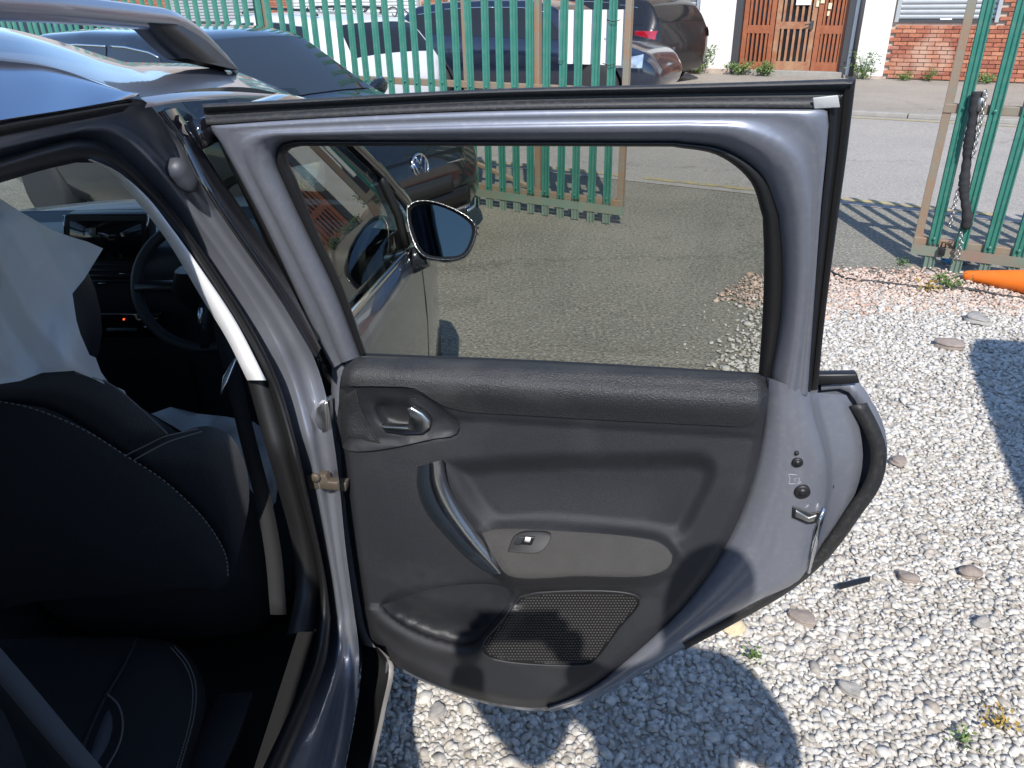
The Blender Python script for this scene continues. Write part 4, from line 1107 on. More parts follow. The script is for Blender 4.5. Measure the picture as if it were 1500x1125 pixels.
q = -2.44
while q > -5.9:
    t_ = random.uniform(-.012, .012)
    o = put('pale', PALE, gl2, q, RF - .036 + random.uniform(-.003, .003), random.uniform(-.01, .01), t_)
    put('pale_foot', FOOT, o, q, RF - .036, 0, t_) if False else None
    f = bpy.data.objects.new('pale_foot', FOOT); COL.objects.link(f); f.parent = o
    q -= PIT
rails(gl2, -5.9, -2.32, RF, (.165, .955, 1.62))
MB().box(ST(-4.1, RF - .045, .118), 3.6, .012, .062, eA, rA).obj('kick_rail', mat('green_rail', (.16,.25,.20), .5, .2, var=(6,.8,(.24,.22,.17))), gl2, smooth=False)
posts(gl2, (-2.345, -3.06, -3.70, -5.86), RF + .005)
MB().tube([ST(-3.95, RF - .0, .43), ST(-3.06, RF - .0, .185)], .022, 6).obj('brace', RUSTY, gl2, smooth=False)
g2 = thing('palisade_gate', 'green palisade gate leaf hung with a chain beside the fallen orange cone', 'gate', ST(.5, RF))
qs_, _ = qz(1340, 345, RF)
for k in range(14):
    qq = qs_ + .115 + k * .150; t_ = random.uniform(-.01, .01)
    o = put('pale', PALE, g2, qq, RF - .036, random.uniform(-.01, .01), t_)
    f = bpy.data.objects.new('pale_foot', FOOT); COL.objects.link(f); f.parent = o
rails(g2, qs_, qs_ + 2.2, RF, (.165, .955, 1.62))
MB().box(ST(qs_ + 1.1, RF - .045, .118), 2.2, .012, .062, eA, rA).obj('kick_rail', mat('green_rail_worn', (.17,.24,.19), .5, .2, var=(5,.9,(.28,.17,.13))), g2, smooth=False)
posts(g2, (qs_ + .022, qs_ + 2.18), RF + .004)
# board on the gate
q0, z0 = qz(818, 93, RF + .05); q1, z1 = qz(915, 14, RF + .05)
z0 = min(z0, z1 - .3)
bd = MB().box(ST((q0 + q1)/2, RF + .055, (z0 + z1)/2), q1 - q0, .006, z1 - z0, eA, rA).obj('blank_board', mat('white_board', (.80,.80,.80), .5, dust=(6,.15,(.5,.48,.45))), None, smooth=False)
tag(bd, 'blank white board wired to the outside of the green gate', 'board')
for q, z in ((q0 + .05, z0 + .03), (q1 - .05, z0 + .02), (q1 - .03, z1 - .06)):
    MB().tube([ST(q - .05, RF - .06, z), ST(q, RF - .065, z - .012), ST(q + .05, RF - .06, z)], .003, 5).obj('wire_tie', BLACKP, bd)
# chain with its black sleeve
sl_ = spl([onr(1432, 134, RF - .075), onr(1424, 180, RF - .085), onr(1417, 230, RF - .08), onr(1412, 280, RF - .085), onr(1417, 318, RF - .08), onr(1415, 334, RF - .07)], 60)
chain = MB().tube(sl_, [.027 + .0022*math.sin(i*1.7 + 2*math.sin(i*.31)) + .003*math.sin(i*.37) for i in range(60)], 12).obj('chain_sleeve', mat('black_nylon', (.018,.018,.02), .85, bump=(60, 1.0)), None)
tag(chain, 'heavy chain in a wrinkled black sleeve hanging on the green gate', 'chain')
CH = mat('chain_steel', (.42,.41,.40), .35, .9)
def links(pts, par, n):
    P = spl(pts, n)
    for i in range(n - 1):
        c = P[i].lerp(P[i+1], .5); d = (P[i+1] - P[i]).normalized(); a = d.orthogonal().normalized(); a.rotate(Matrix.Rotation((i % 2)*math.pi/2 + .3, 3, d))
        L = (P[i+1] - P[i]).length * .66
        rg = [c + d*L*math.cos(t) + a*.011*math.sin(t) for t in np.linspace(0, 2*math.pi, 11)]
        MB().tube(rg, .0035, 5, cap=False).obj('link', CH, par)
links([onr(1444, 132, RF - .10), onr(1440, 160, RF - .11), onr(1432, 196, RF - .10), onr(1425, 230, RF - .10)], chain, 16)
links([onr(1410, 262, RF - .09), onr(1402, 285, RF - .09), onr(1396, 310, RF - .09), onr(1391, 332, RF - .08)], chain, 14)
links([onr(1408, 340, RF - .10), onr(1406, 362, RF - .10), onr(1402, 380, RF - .10)], chain, 10)
c = onr(1436, 152, RF - .095); MB().lathe(c - zA*.04, zA, [(0, .018), (.07, .018), (.075, .012)], 12).obj('padlock', mat('padlock_body', (.25,.26,.25), .4, .8), chain)
c = onr(1380, 368, RF - .07); MB().box(c, .035, .03, .05, eA, rA).tube([c + zA*.02 + eA*-.012, c + zA*.055 + eA*-.010, c + zA*.055 + eA*.010, c + zA*.02 + eA*.012], .005, 6).obj('padlock', BLACKP, chain, bevel=.004)
# ================================================================== OTHER VEHICLES
def car_model(name, label, paint, pos, yaw, spec, glass=None, group=None, scale=1.0, rim=ALLOY, extras=None):
    """spec: stations (y, z0, zbelt, ztop, half width belt, half width roof); windows; lamps"""
    glass = glass or DGLASS
    t = thing(name, label, 'car' if 'van' not in name else 'van', (pos[0], pos[1], 0), yaw, group, local=True)
    K = spec['st']
    ky = [k[0] for k in K]
    def par_(y):
        y = min(max(y, ky[0]), ky[-1])
        for a, b in zip(K, K[1:]):
            if y <= b[0]:
                f = (y - a[0]) / (b[0] - a[0]); f2 = f
                return [a[i] + (b[i] - a[i]) * f2 for i in range(1, 6)]
        return list(K[-1][1:])
    def section(y):
        z0, zb, zt, wb, wr = par_(y)
        P = [(.0, z0), (wb*.80, z0), (wb*.93, z0 + .06)]
        for f, wf in ((.25, .985), (.45, 1.0), (.65, 1.0), (.85, .985), (1.0, .955)): P.append((wb*wf, z0 + .06 + (zb - z0 - .06)*f))
        hh = zt - zb
        for f in (.12, .35, .6, .82): P.append((wb*.945 + (wr - wb*.945)*f**1.15, zb + (hh - min(.05, hh*.3))*f))
        P += [(wr, zt - min(.05, hh*.3)), (wr*.955, zt - min(.018, hh*.1)), (wr*.80, zt), (wr*.45, zt + .012), (0, zt + .016)]
        return P
    ys = list(np.arange(ky[0], ky[-1], .07)) + [ky[-1]]
    secs = [section(y) for y in ys]
    V = []; F = []; n = len(secs[0]); ns = 2*n - 2
    for y, s in zip(ys, secs):
        ringp = [(a, b) for a, b in s] + [(-a, b) for a, b in s[-2:0:-1]]
        V += [Vector((a, y, b)) for a, b in ringp]
    for i in range(len(ys) - 1):
        for k in range(ns): F.append((i*ns + k, i*ns + (k+1) % ns, (i+1)*ns + (k+1) % ns, (i+1)*ns + k))
    F += [tuple(range(ns)), tuple((len(ys)-1)*ns + k for k in range(ns))]
    body = obj('body', V, F, paint, t)
    # wheel arches cut out of the shell
    wr_ = spec.get('wr', .31)
    for yw in spec['wheels']:
        for s in (-1, 1):
            cm = MB().lathe((s*.86, yw, wr_), (1, 0, 0), [(-.14, wr_ + .05), (.2, wr_ + .05)], 28)
            cme = bpy.data.meshes.new('cut'); cme.from_pydata([tuple(v) for v in cm.V], [], cm.F)
            co = bpy.data.objects.new('cut', cme); COL.objects.link(co)
            md = body.modifiers.new('b', 'BOOLEAN'); md.operation = 'DIFFERENCE'; md.object = co; md.solver = 'FAST'
            t_ = Matrix.Translation((pos[0], pos[1], 0)) @ Matrix.Rotation(yaw, 4, 'Z')
            co.matrix_world = t_; CUTS.append((body, co))
    def sx_(y, z):
        s = section(y); up = s[7:]
        for (a, b), (c, d) in zip(up, up[1:]):
            if z <= d: return a + (c - a) * (z - b) / max(d - b, 1e-6)
        return up[-1][0]
    def sz_(x, y):
        s = section(y)[::-1]; x = abs(x)
        for (a, b), (c, d) in zip(s, s[1:]):
            if x <= c: return b + (d - b) * (x - a) / max(c - a, 1e-6)
        return s[7][1]
    for (b0, b1, t0, t1, zb_, zt_) in spec['side']:
        for s in (-1, 1):
            V = []; F = []; nc, nr = 10, 5
            for i in range(nc + 1):
                for j in range(nr + 1):
                    fj = j / nr; y = (b0 + (b1 - b0)*i/nc)*(1 - fj) + (t0 + (t1 - t0)*i/nc)*fj
                    p_ = par_(y); z = p_[1] + zb_ + (min(p_[2] - zt_, 9) - p_[1] - zb_) * fj
                    V.append(Vector((s*(sx_(y, z) + .006), y, z)))
            for i in range(nc):
                for j in range(nr): a = i*(nr+1) + j; F.append((a, a+1, a+nr+2, a+nr+1))
            obj('side_window', V, F, glass, t)
            if spec.get('chrome'):
                e = [V[i*(nr+1) + nr] for i in range(nc+1)]; MB().tube([p + Vector((s*.004,0,0)) for p in e], .007, 5).obj('window_trim', CHROME, t)
    def topglass(nm, y0, y1, wf0, wf1, m_=None, lift=.006):
        V = []; F = []; nc, nr = 12, 8
        for j in range(nr + 1):
            y = y0 + (y1 - y0)*j/nr; wf = wf0 + (wf1 - wf0)*j/nr
            for i in range(nc + 1):
                x = par_(y)[4] * wf * (2*i/nc - 1); V.append(Vector((x, y, sz_(x, y) + lift)))
        for j in range(nr):
            for i in range(nc): a = j*(nc+1) + i; F.append((a, a+1, a+nc+2, a+nc+1))
        return obj(nm, V, F, m_ or glass, t)
    topglass('windscreen', *spec['screen'])
    if 'rear' in spec: topglass('rear_window', *spec['rear'])
    for yw in spec['wheels']:
        for s in (-1, 1): wheel('wheel', (s*(spec['w'] - .10), yw, wr_), wr_, .19, t, (s, 0, 0), 24)
    for s in (-1, 1):
        mp_ = spec['mirror']; y, z = mp_
        ringloft([(Vector((s*(spec['w'] - .05), y, z)), .02, .02), (Vector((s*(spec['w'] + .04), y, z + .01)), .05, .06), (Vector((s*(spec['w'] + .12), y, z + .02)), .05, .065), (Vector((s*(spec['w'] + .16), y, z + .02)), .03, .04)], 16, 2.4, (0,0,1), (0,1,0)).obj('door_mirror', paint, t)
    if extras: extras(t, section, sx_, sz_, par_)
    t.scale = (scale,)*3
    return t
CUTS = []
HATCH = dict(st=[(-1.98,.42,.70,.74,.56,.50), (-1.94,.30,.88,.95,.72,.64), (-1.86,.25,.93,1.06,.79,.66), (-1.70,.22,.95,1.24,.82,.62), (-1.52,.21,.955,1.36,.83,.60),
                 (-1.2,.20,.95,1.41,.84,.595), (-.6,.20,.94,1.435,.84,.60), (.0,.20,.93,1.43,.84,.60), (.28,.20,.925,1.40,.84,.60), (.42,.20,.92,1.355,.84,.605),
                 (.75,.20,.91,1.17,.84,.63), (1.05,.20,.90,.99,.83,.68), (1.15,.20,.885,.955,.83,.70), (1.5,.20,.84,.90,.82,.68), (1.75,.21,.76,.82,.78,.62), (1.88,.23,.66,.74,.72,.56), (1.95,.27,.56,.62,.64,.50), (1.99,.36,.48,.52,.54,.42)],
             side=[(-1.30,-.95,-1.12,-.97,.04,.10), (-.92,-.12,-.94,-.22,.03,.085), (-.06,.92,-.16,.36,.03,.085)], screen=(1.02,.42,.93,.92), rear=(-1.90,-1.58,.92,.90),
             wheels=(-1.22, 1.25), w=.84, wr=.30, mirror=(.80, .96), chrome=True)
def st_scale(sp, ly=1, lz=1, lw=1, **kw):
    d = dict(sp); d['st'] = [(a*ly, b if b < .3 else b*lz, c*lz, e*lz, f*lw, g*lw) for a, b, c, e, f, g in sp['st']]
    d['side'] = [(a*ly, b*ly, c*ly, e*ly, f, g) for a, b, c, e, f, g in sp['side']]
    d['screen'] = (sp['screen'][0]*ly, sp['screen'][1]*ly, *sp['screen'][2:]); d['rear'] = (sp['rear'][0]*ly, sp['rear'][1]*ly, *sp['rear'][2:])
    d['wheels'] = tuple(v*ly for v in sp['wheels']); d['w'] = sp['w']*lw; d['mirror'] = (sp['mirror'][0]*ly, sp['mirror'][1]*lz); d.update(kw); return d
MPV = dict(HATCH); MPV['st'] = [(-2.14,.44,.72,.76,.60,.54), (-2.10,.32,.92,1.0,.78,.70), (-2.02,.26,1.0,1.18,.85,.70), (-1.88,.22,1.02,1.36,.88,.66), (-1.70,.21,1.02,1.46,.89,.64),
                 (-1.3,.20,1.0,1.51,.90,.64), (-.5,.20,.98,1.54,.90,.65), (.15,.20,.96,1.53,.90,.65), (.45,.20,.95,1.48,.90,.65), (.62,.20,.94,1.42,.90,.655),
                 (.95,.20,.93,1.22,.89,.67), (1.28,.20,.92,1.02,.88,.71), (1.38,.20,.91,.985,.88,.73), (1.7,.20,.86,.92,.87,.70), (1.98,.21,.76,.82,.82,.64), (2.10,.24,.66,.74,.75,.58), (2.18,.30,.56,.62,.66,.50), (2.21,.38,.48,.52,.56,.44)]
MPV.update(side=[(-1.85,-1.25,-1.62,-1.22,.05,.13), (-1.18,-.22,-1.15,-.30,.04,.10), (-.14,1.05,-.22,.52,.04,.10)], screen=(1.26,.62,.93,.92), rear=(-2.06,-1.76,.92,.90), wheels=(-1.32,1.40), w=.89, wr=.32, mirror=(.95,1.0))
def lampset(front, rear, plate=None):
    def ex(t, section, sx_, sz_, par_):
        for s in (-1, 1):
            if front:
                (y0, y1, z0, z1) = front
                V = []; F = []
                for i in range(7):
                    y = y0 + (y1 - y0)*i/6
                    for j in range(4):
                        z = z0 + (z1 - z0)*(j/3) * (1 - .45*(1-i/6))
                        s0 = section(y); xx = np.interp(z, [p[1] for p in s0[1:8]], [p[0] for p in s0[1:8]]); V.append(Vector((s*(xx + .008), y + .004, z)))
                for i in range(6):
                    for j in range(3): a = i*4 + j; F.append((a, a+1, a+5, a+4))
                obj('headlight', V, F, HEADL, t)
            if rear:
                (y0, y1, z0, z1) = rear
                V = []; F = []
                for i in range(7):
                    y = y0 + (y1 - y0)*i/6
                    for j in range(4):
                        z = z0 + (z1 - z0)*(j/3)
                        s0 = section(y); xx = np.interp(z, [p[1] for p in s0[1:11]], [p[0] for p in s0[1:11]]); V.append(Vector((s*(xx + .010), y - .012, z)))
                for i in range(6):
                    for j in range(3): a = i*4 + j; F.append((a, a+1, a+5, a+4))
                obj('tail_light', V, F, TAILL, t)
        if plate:
            y, z, col, off = plate
            MB().box((off, y, z), .50, .012, .11).obj('number_plate', col, t, smooth=False)
    return ex
HEADL = mat('headlight_lens', (.22, .24, .26), .06, .6, 1.0, var=(9, .9, (.55, .57, .60))); TAILL = mat('tail_light_lens', (.30, .006, .014), .10, 0, 1.0)
YPL = mat('yellow_plate', (.75, .55, .05), .4); DPL = mat('dark_plate', (.02, .02, .022), .4)
NAVY = mat('navy_paint', (.012, .018, .035), .2, .3, 1.0, dust=(40, .15, (.12, .11, .10)))
BLKP = mat('black_paint', (.012, .012, .014), .32, .1, .35, dust=(40, .12, (.1, .1, .1)))
SILV = mat('white_silver_paint', (.62, .62, .64), .3, .1, .8)
VWP = mat('blue_black_paint', (.010, .013, .020), .16, .3, 1.0, dust=(50, .2, (.10, .09, .08)))

# ---- dark hatchback with a round chrome badge
def badge_extras(t, section, sx_, sz_, par_):
    lampset((1.50, 1.84, .60, .77), None)(t, section, sx_, sz_, par_)
    def fx(x, z):      # front face: y where the nose is that wide at height z
        lo, hi = 1.4, 1.99
        for _ in range(30):
            mid = (lo + hi)/2; s0 = section(mid)
            ztop = s0[-5][1] - .02; xx = np.interp(z, [p[1] for p in s0[1:8]], [p[0] for p in s0[1:8]])
            if z < ztop and abs(x) < xx: lo = mid
            else: hi = mid
        return lo
    def strip_(nm, z, h, xw, m_, lift=.008, n=17):
        V = []; F = []
        for i in range(n):
            x = -xw + 2*xw*i/(n-1)
            for dz in (-h/2, h/2): V.append(Vector((x, fx(x, z) + lift, z + dz)))
        for i in range(n-1): F.append((2*i, 2*i+1, 2*i+3, 2*i+2))
        obj(nm, V, F, m_, t, solid=.006)
    GR = mat('grille_black', (.006,.006,.007), .35)
    strip_('grille', .615, .11, .47, GR, .004)
    strip_('grille_bar', .645, .012, .47, CHROME, .012); strip_('grille_bar', .590, .012, .47, CHROME, .012)
    strip_('lower_grille', .36, .13, .46, GR, .006); strip_('number_plate', .475, .11, .26, DPL, .014)
    strip_('bumper_trim', .285, .016, .44, CHROME, .016)
    c = Vector((0, fx(0, .62) + .022, .62)); ax = Vector((0, 1, .18)).normalized(); rx = Vector((1, 0, 0)); uz = rx.cross(ax).normalized()
    if uz.z < 0: uz = -uz
    bd_ = MB().lathe(c, ax, [(0, .078), (.008, .078), (.009, .0)], 32).obj('badge', mat('badge_blue', (.03,.06,.14), .3, .5), t)
    rg = [c + ax*.010 + (rx*math.cos(a) + uz*math.sin(a))*.074 for a in np.linspace(0, 2*math.pi, 33)]
    MB().tube(rg, .0085, 8, cap=False).obj('badge_ring', CHROME, bd_)
    def stroke(p): return [c + ax*.012 + rx*a*.072 + uz*b*.072 for a, b in p]
    m = MB()
    m.tube(stroke([(-.42, .84), (-.02, .14), (.02, .14), (.42, .84)]), .0075, 6, flat=.8)
    m.tube(stroke([(-.82, .42), (-.36, -.82), (-.0, -.06), (.36, -.82), (.82, .42)]), .0075, 6, flat=.8)
    m.obj('badge_letters', CHROME, bd_)
    for s in (-1, 1): MB().tube([Vector((s*.56, fx(.5, .30) + .0, .30)), Vector((s*.50, fx(.46, .26) + .02, .26)), Vector((s*.40, fx(.40,.25) + .02, .25))], .012, 6).obj('bumper_trim', CHROME, t)
    # inside the screen: pale dashboard edge and seats seen through the glass
    MB().box((.30, -.05, 1.05), .42, .12, .46).obj('front_seat', SEAT_L, t, bevel=.05); MB().box((-.30, -.05, 1.05), .42, .12, .46).obj('front_seat', SEAT_L, t, bevel=.05)
vw_sp = st_scale(HATCH, 1.0, .985, 1.0)
VYAW = R(-124); _h = Vector((-math.sin(VYAW), math.cos(VYAW), 0)); _b = ground(622, 240, .64); VPOS = _b - _h*1.99
vw = car_model('parked_hatchback', 'blue-black hatchback with round chrome badge parked along the inside of the fence', VWP, VPOS, VYAW, vw_sp, extras=badge_extras, glass=mat('car_window', (.02,.025,.03), .04, spec=.8))
# ---- beyond the fence
navy = car_model('parked_estate', 'dark navy people carrier parked behind the blank white board', NAVY, (.45, 13.5), YAWE - math.pi/2 + R(4), st_scale(MPV, 1.05, .96, 1.0), extras=lampset((1.72, 2.12, .58, .76), (-2.16, -1.95, .80, .98)))
_h = Vector((-math.sin(R(42)), math.cos(R(42)), 0)); FPOS = onr(998, 84, 14.0) + _h*2.1
ford = car_model('parked_people_carrier', 'black people carrier parked tail-out beside the white pier', BLKP, FPOS, R(42), st_scale(MPV, 1.0, .97, .98), extras=lampset(None, (-2.09, -1.72, .80, .95), (-2.13, .62, DPL, 0)))
silver = car_model('parked_hatchback', 'white hatchback with roof bars parked behind the fence, tail towards the gate', SILV, (-2.7, 10.7), R(50), st_scale(HATCH, 1.0, .98, 1.0), extras=lampset(None, (-1.93, -1.80, .55, .80), (-1.97, .52, YPL, 0)))
for s in (-1, 1):
    MB().tube([Vector((s*.52, y, z)) for y, z in ((-1.25, 1.40), (-1.15, 1.445), (-.4, 1.465), (.1, 1.455), (.2, 1.42))], .015, 8).obj('roof_bar', BLACKP, silver)
car_model('parked_hatchback', 'white hatchback far along the fence', mat('white_paint', (.72,.72,.72), .3, 0, .8), (-9.2, 12.6), YAWE - math.pi/2, HATCH)
car_model('parked_hatchback', 'dark blue hatchback far along the fence beside the white one', NAVY, (-7.3, 13.7), YAWE + math.pi/2, HATCH)
car_model('parked_hatchback', 'black hatchback at the far end of the fence', BLKP, (-11.6, 12.2), YAWE - math.pi/2, st_scale(HATCH, 1, 1.05, 1))
# ---- van on the near side, only its shadow reaches the view
VAN = dict(HATCH); VAN['st'] = [(-2.4,.35,1.0,1.85,.82,.76), (-2.3,.25,1.05,1.93,.86,.78), (0,.22,1.05,1.95,.88,.78), (.9,.22,1.05,1.93,.88,.77), (1.25,.22,1.04,1.80,.88,.76), (1.75,.22,1.03,1.30,.86,.74), (2.0,.24,.95,1.08,.82,.72), (2.25,.28,.78,.88,.72,.6), (2.32,.4,.6,.66,.6,.5)]
VAN.update(side=[(.35,1.55,.40,1.10,.05,.16)], screen=(1.78,1.22,.93,.92), wheels=(-1.5,1.5), w=.86, wr=.33, mirror=(1.45,1.15)); VAN.pop('rear')
car_model('parked_van', 'plain white van standing on the gravel beside the photographer', mat('van_white', (.7,.7,.7), .3, 0, .8), (2.60, .20), R(-20), VAN)
# apply the wheel-arch cuts, drop the cutters
dg = bpy.context.evaluated_depsgraph_get()
done = set()
bpy.context.view_layer.update()
for body, co in CUTS:
    if body.name in done: continue
    done.add(body.name)
    ev = body.evaluated_get(dg); me = bpy.data.meshes.new_from_object(ev)
    old = body.data; body.modifiers.clear()
    if len(me.polygons) > 50: body.data = me
for body, co in CUTS: bpy.data.objects.remove(co)

# ================================================================== GRAVEL
def inpoly(P, Q): return sdf(P, Q) 
ICO = None
def stones(name, poly, pitch, size, matl, z0=0.0, edge=.25, keep=None):
    xs = [p[0] for p in poly]; ys_ = [p[1] for p in poly]
    gx, gy = np.meshgrid(np.arange(min(xs), max(xs), pitch), np.arange(min(ys_), max(ys_), pitch))
    P = np.stack([gx.ravel(), gy.ravel()], 1) + rng.uniform(-.5, .5, (gx.size, 2)) * pitch
    d = inpoly(P, poly)
    P = P[d > rng.uniform(-.02, edge, len(P)) ** 1.0]
    if keep is not None: P = P[keep(P)]
    n = len(P)
    t = (1 + 5 ** .5) / 2
    iv = np.array([(-1,t,0),(1,t,0),(-1,-t,0),(1,-t,0),(0,-1,t),(0,1,t),(0,-1,-t),(0,1,-t),(t,0,-1),(t,0,1),(-t,0,-1),(-t,0,1)], float); iv /= np.linalg.norm(iv[0])
    fc = np.array([(0,11,5),(0,5,1),(0,1,7),(0,7,10),(0,10,11),(1,5,9),(5,11,4),(11,10,2),(10,7,6),(7,1,8),(3,9,4),(3,4,2),(3,2,6),(3,6,8),(3,8,9),(4,9,5),(2,4,11),(6,2,10),(8,6,7),(9,8,1)])
    rad = rng.uniform(.62, 1.32, (n, 12, 1))
    V = iv[None] * rad
    s = size * np.exp(rng.normal(0, .28, (n, 1, 1))) * np.stack([rng.uniform(.8, 1.25, n), rng.uniform(.6, 1.0, n), rng.uniform(.36, .62, n)], 1)[:, None, :]
    V = V * s
    # random turn: about z freely, tilt a little
    a = rng.uniform(0, 2*np.pi, n); b = rng.normal(0, .45, n)
    ca_, sa2, cb, sb2 = np.cos(a), np.sin(a), np.cos(b), np.sin(b)
    x, y, z = V[..., 0], V[..., 1], V[..., 2]
    y, z = y*cb[:, None] - z*sb2[:, None], y*sb2[:, None] + z*cb[:, None]
    x, y = x*ca_[:, None] - y*sa2[:, None], x*sa2[:, None] + y*ca_[:, None]
    V = np.stack([x + P[:, :1], y + P[:, 1:], z + z0 + rng.uniform(.0, size*.75, (n, 1))], -1).reshape(-1, 3)
    F = (fc[None] + (np.arange(n) * 12)[:, None, None]).reshape(-1)
    me = bpy.data.meshes.new(name)
    me.vertices.add(len(V)); me.vertices.foreach_set('co', V.ravel())
    nf = len(F) // 3
    me.loops.add(len(F)); me.loops.foreach_set('vertex_index', F.astype(np.int32))
    me.polygons.add(nf); me.polygons.foreach_set('loop_start', np.arange(0, len(F), 3, dtype=np.int32)); me.polygons.foreach_set('loop_total', np.full(nf, 3, np.int32))
    me.update(calc_edges=True); me.validate()
    me.materials.append(matl)
    o = bpy.data.objects.new(name, me); COL.objects.link(o); o['kind'] = 'stuff'
    return o
GRAV = island_mat('white_limestone', [(0, (.33, .30, .26)), (.2, (.45, .42, .38)), (.5, (.53, .505, .46)), (.88, (.60, .575, .535)), (1, (.36, .31, .26))], .85, wear=90)
PINK = island_mat('pink_gravel', [(0, (.36, .24, .18)), (.4, (.52, .38, .30)), (.8, (.62, .50, .42)), (1, (.38, .33, .29))], .85, wear=90)
GP = [(-.9,.25), (-.9,2.3), (.2,2.55), (.75,2.95), (1.05,3.6), (1.35,4.2), (1.9,4.55), (2.6,4.35), (3.6,3.75), (4.2,3.2), (4.2,.25)]
gsh = stones('gravel', [p for p in GP], .0128, .0106, GRAV, .002, .22, lambda P: P[:, 1] < 2.7 + 0*P[:, 0])
gs2 = stones('gravel', [p for p in GP], .0160, .0118, GRAV, .002, .35, lambda P: P[:, 1] >= 2.65)
tag(gsh, 'white limestone chippings around the open door'); tag(gs2, 'white limestone chippings thinning out towards the gate')
PG = [(1.15,4.15), (1.5,4.62), (2.0,4.72), (2.7,4.62), (3.3,4.2), (3.0,3.75), (2.2,3.85), (1.6,3.8)]
pk = stones('pink_gravel', PG, .018, .0115, PINK, .006, .2); tag(pk, 'pinkish chippings in front of the chained gate')
GPI = [(-.9,.25), (-.9,2.05), (.1,2.25), (.85,2.8), (1.25,3.45), (1.5,3.95), (1.95,4.25), (2.6,4.1), (3.5,3.5), (4.0,3.0), (4.2,.25)]
sheet('gravel_bed', [Vector((x, y, .004)) for x, y in GPI], mat('gravel_dust', (.42, .39, .34), .95, var=(6, .8, (.32,.29,.25)), bump=(90, .8)))
GPX = [(.35,2.3), (.2,2.9), (.6,3.4), (.9,4.1), (1.3,4.5), (1.45,4.3), (1.1,3.6), (.8,2.9)]
sp_ = stones('gravel', GPX, .075, .008, GRAV, .001, .3); tag(sp_, 'stray pale chippings scattered over the worn tarmac')
# single stones and litter
STN = mat('brown_stone', (.20, .165, .145), .9, var=(20, .9, (.30, .25, .22)), bump=(60, .8))
STG = mat('grey_stone', (.33, .31, .29), .9, var=(20, .9, (.22, .21, .20)), bump=(60, .8))
def stone(px, py, sz, label, m_=STN, flat=.5):
    c = ground(px, py, .02)
    bm = bmesh.new(); bmesh.ops.create_icosphere(bm, subdivisions=3, radius=1)
    a = random.uniform(0, 6)
    for v in bm.verts:
        f = 1 + .22*math.sin(3*v.co.x + a) * math.cos(2.3*v.co.y + a) + .10*math.sin(7*v.co.z + a*2) + random.uniform(-.03, .03)
        v.co = Vector((v.co.x*f*sz, v.co.y*f*sz*.72, v.co.z*f*sz*flat))
    bmesh.ops.rotate(bm, verts=bm.verts, cent=(0,0,0), matrix=Matrix.Rotation(a, 3, 'Z'))
    me = bpy.data.meshes.new('stone'); bm.to_mesh(me); bm.free(); me.materials.append(m_)
    o = bpy.data.objects.new('stone', me); COL.objects.link(o); o.location = (c.x, c.y, .015 + sz*flat*.35)
    tag(o, label, 'stone'); return o
stone(1432, 468, .075, 'flat pale slab of stone beside the weed on the pink gravel', STG, .35)
stone(1391, 506, .062, 'dark brown stone just below the flat pale slab', STN, .5)
stone(1316, 676, .036, 'round brown stone beside the door edge', STN, .45)
stone(1176, 905, .036, 'long brown stone on the white gravel below the door', STN, .4)
stone(1422, 838, .034, 'brown stone lying near the edge of the van shadow', STN, .5)
stone(1330, 845, .028, 'grey-brown stone near the black plastic strip', STN, .5)
stone(1438, 912, .026, 'dark grey stone on the open white gravel', STG, .6)
stone(1076, 920, .034, 'pale yellowish stone beside the lower door corner', mat('buff_stone', (.52,.43,.28), .9), .5)
stone(1245, 1010, .026, 'dark stone among the white gravel by the yellowed leaf', STG, .6)
stone(640, 1040, .026, 'grey rock in the shaded gravel beside the car sill', STG, .4)
bs_ = [ground(1226, 858, .03), ground(1275, 846, .034), ground(1274, 852, .034), ground(1230, 864, .03)]
tag(MB().prism(bs_, (0, 0, .006)).obj('plastic_strip', BLACKP, None, smooth=False), 'broken strip of black plastic lying on the white gravel', 'plastic strip')
# leaf litter and weeds
LEAF = island_mat('weed_leaf', [(0, (.05,.10,.025)), (.5, (.10,.17,.04)), (1, (.19,.25,.08))], .6)
DRYL = island_mat('dry_leaf', [(0, (.30,.18,.04)), (.5, (.40,.28,.06)), (1, (.24,.20,.06))], .7)
def weed(name, base, h, spread, n, label, m_=LEAF, lsize=.04, group=None):
    base = Vector(base); m = MB()
    heads = [(random.uniform(0, 6.28), random.uniform(.15, 1)**.6, random.uniform(.3, 1)) for _ in range(max(4, n // 22))]
    for k in range(n * 3):
        a, rr_, hh = random.choice(heads); f = random.random() ** .6
        c = base + Vector((math.cos(a), math.sin(a), 0)) * spread * rr_ * f * .85 + zA * h * hh * f
        c += Vector((random.gauss(0, 1), random.gauss(0, 1), abs(random.gauss(0, .6)))) * lsize * .8
        d = Vector((random.gauss(0, 1), random.gauss(0, 1), random.uniform(-.2, .8))).normalized(); s = lsize * random.uniform(.4, .9)
        side = d.orthogonal().normalized(); side.rotate(Matrix.Rotation(random.uniform(0, 6.28), 3, d))
        m.add([c, c + d*s*.5 + side*s*.28, c + d*s, c + d*s*.5 - side*s*.28], [(0, 1, 2), (0, 2, 3)])
    o = thing(name, label, 'weed', base, group=group)
    m.obj('leaves', m_, o, smooth=False)
    m2 = MB()
    for k in range(max(3, n // 14)):
        a = random.uniform(0, 6.28); m2.tube([base, base + Vector((math.cos(a), math.sin(a), 0))*spread*.3 + zA*h*.5, base + Vector((math.cos(a), math.sin(a), 0))*spread*.5 + zA*h*.85], [.006, .004, .002], 5)
    m2.obj('stem', m_, o)
    return o
zp = .06
weed('weed_clump', ST(-5.42, RW - .30, zp), .52, .34, 260, 'big leafy weed clump at the foot of the white pier beside the black car', lsize=.085)
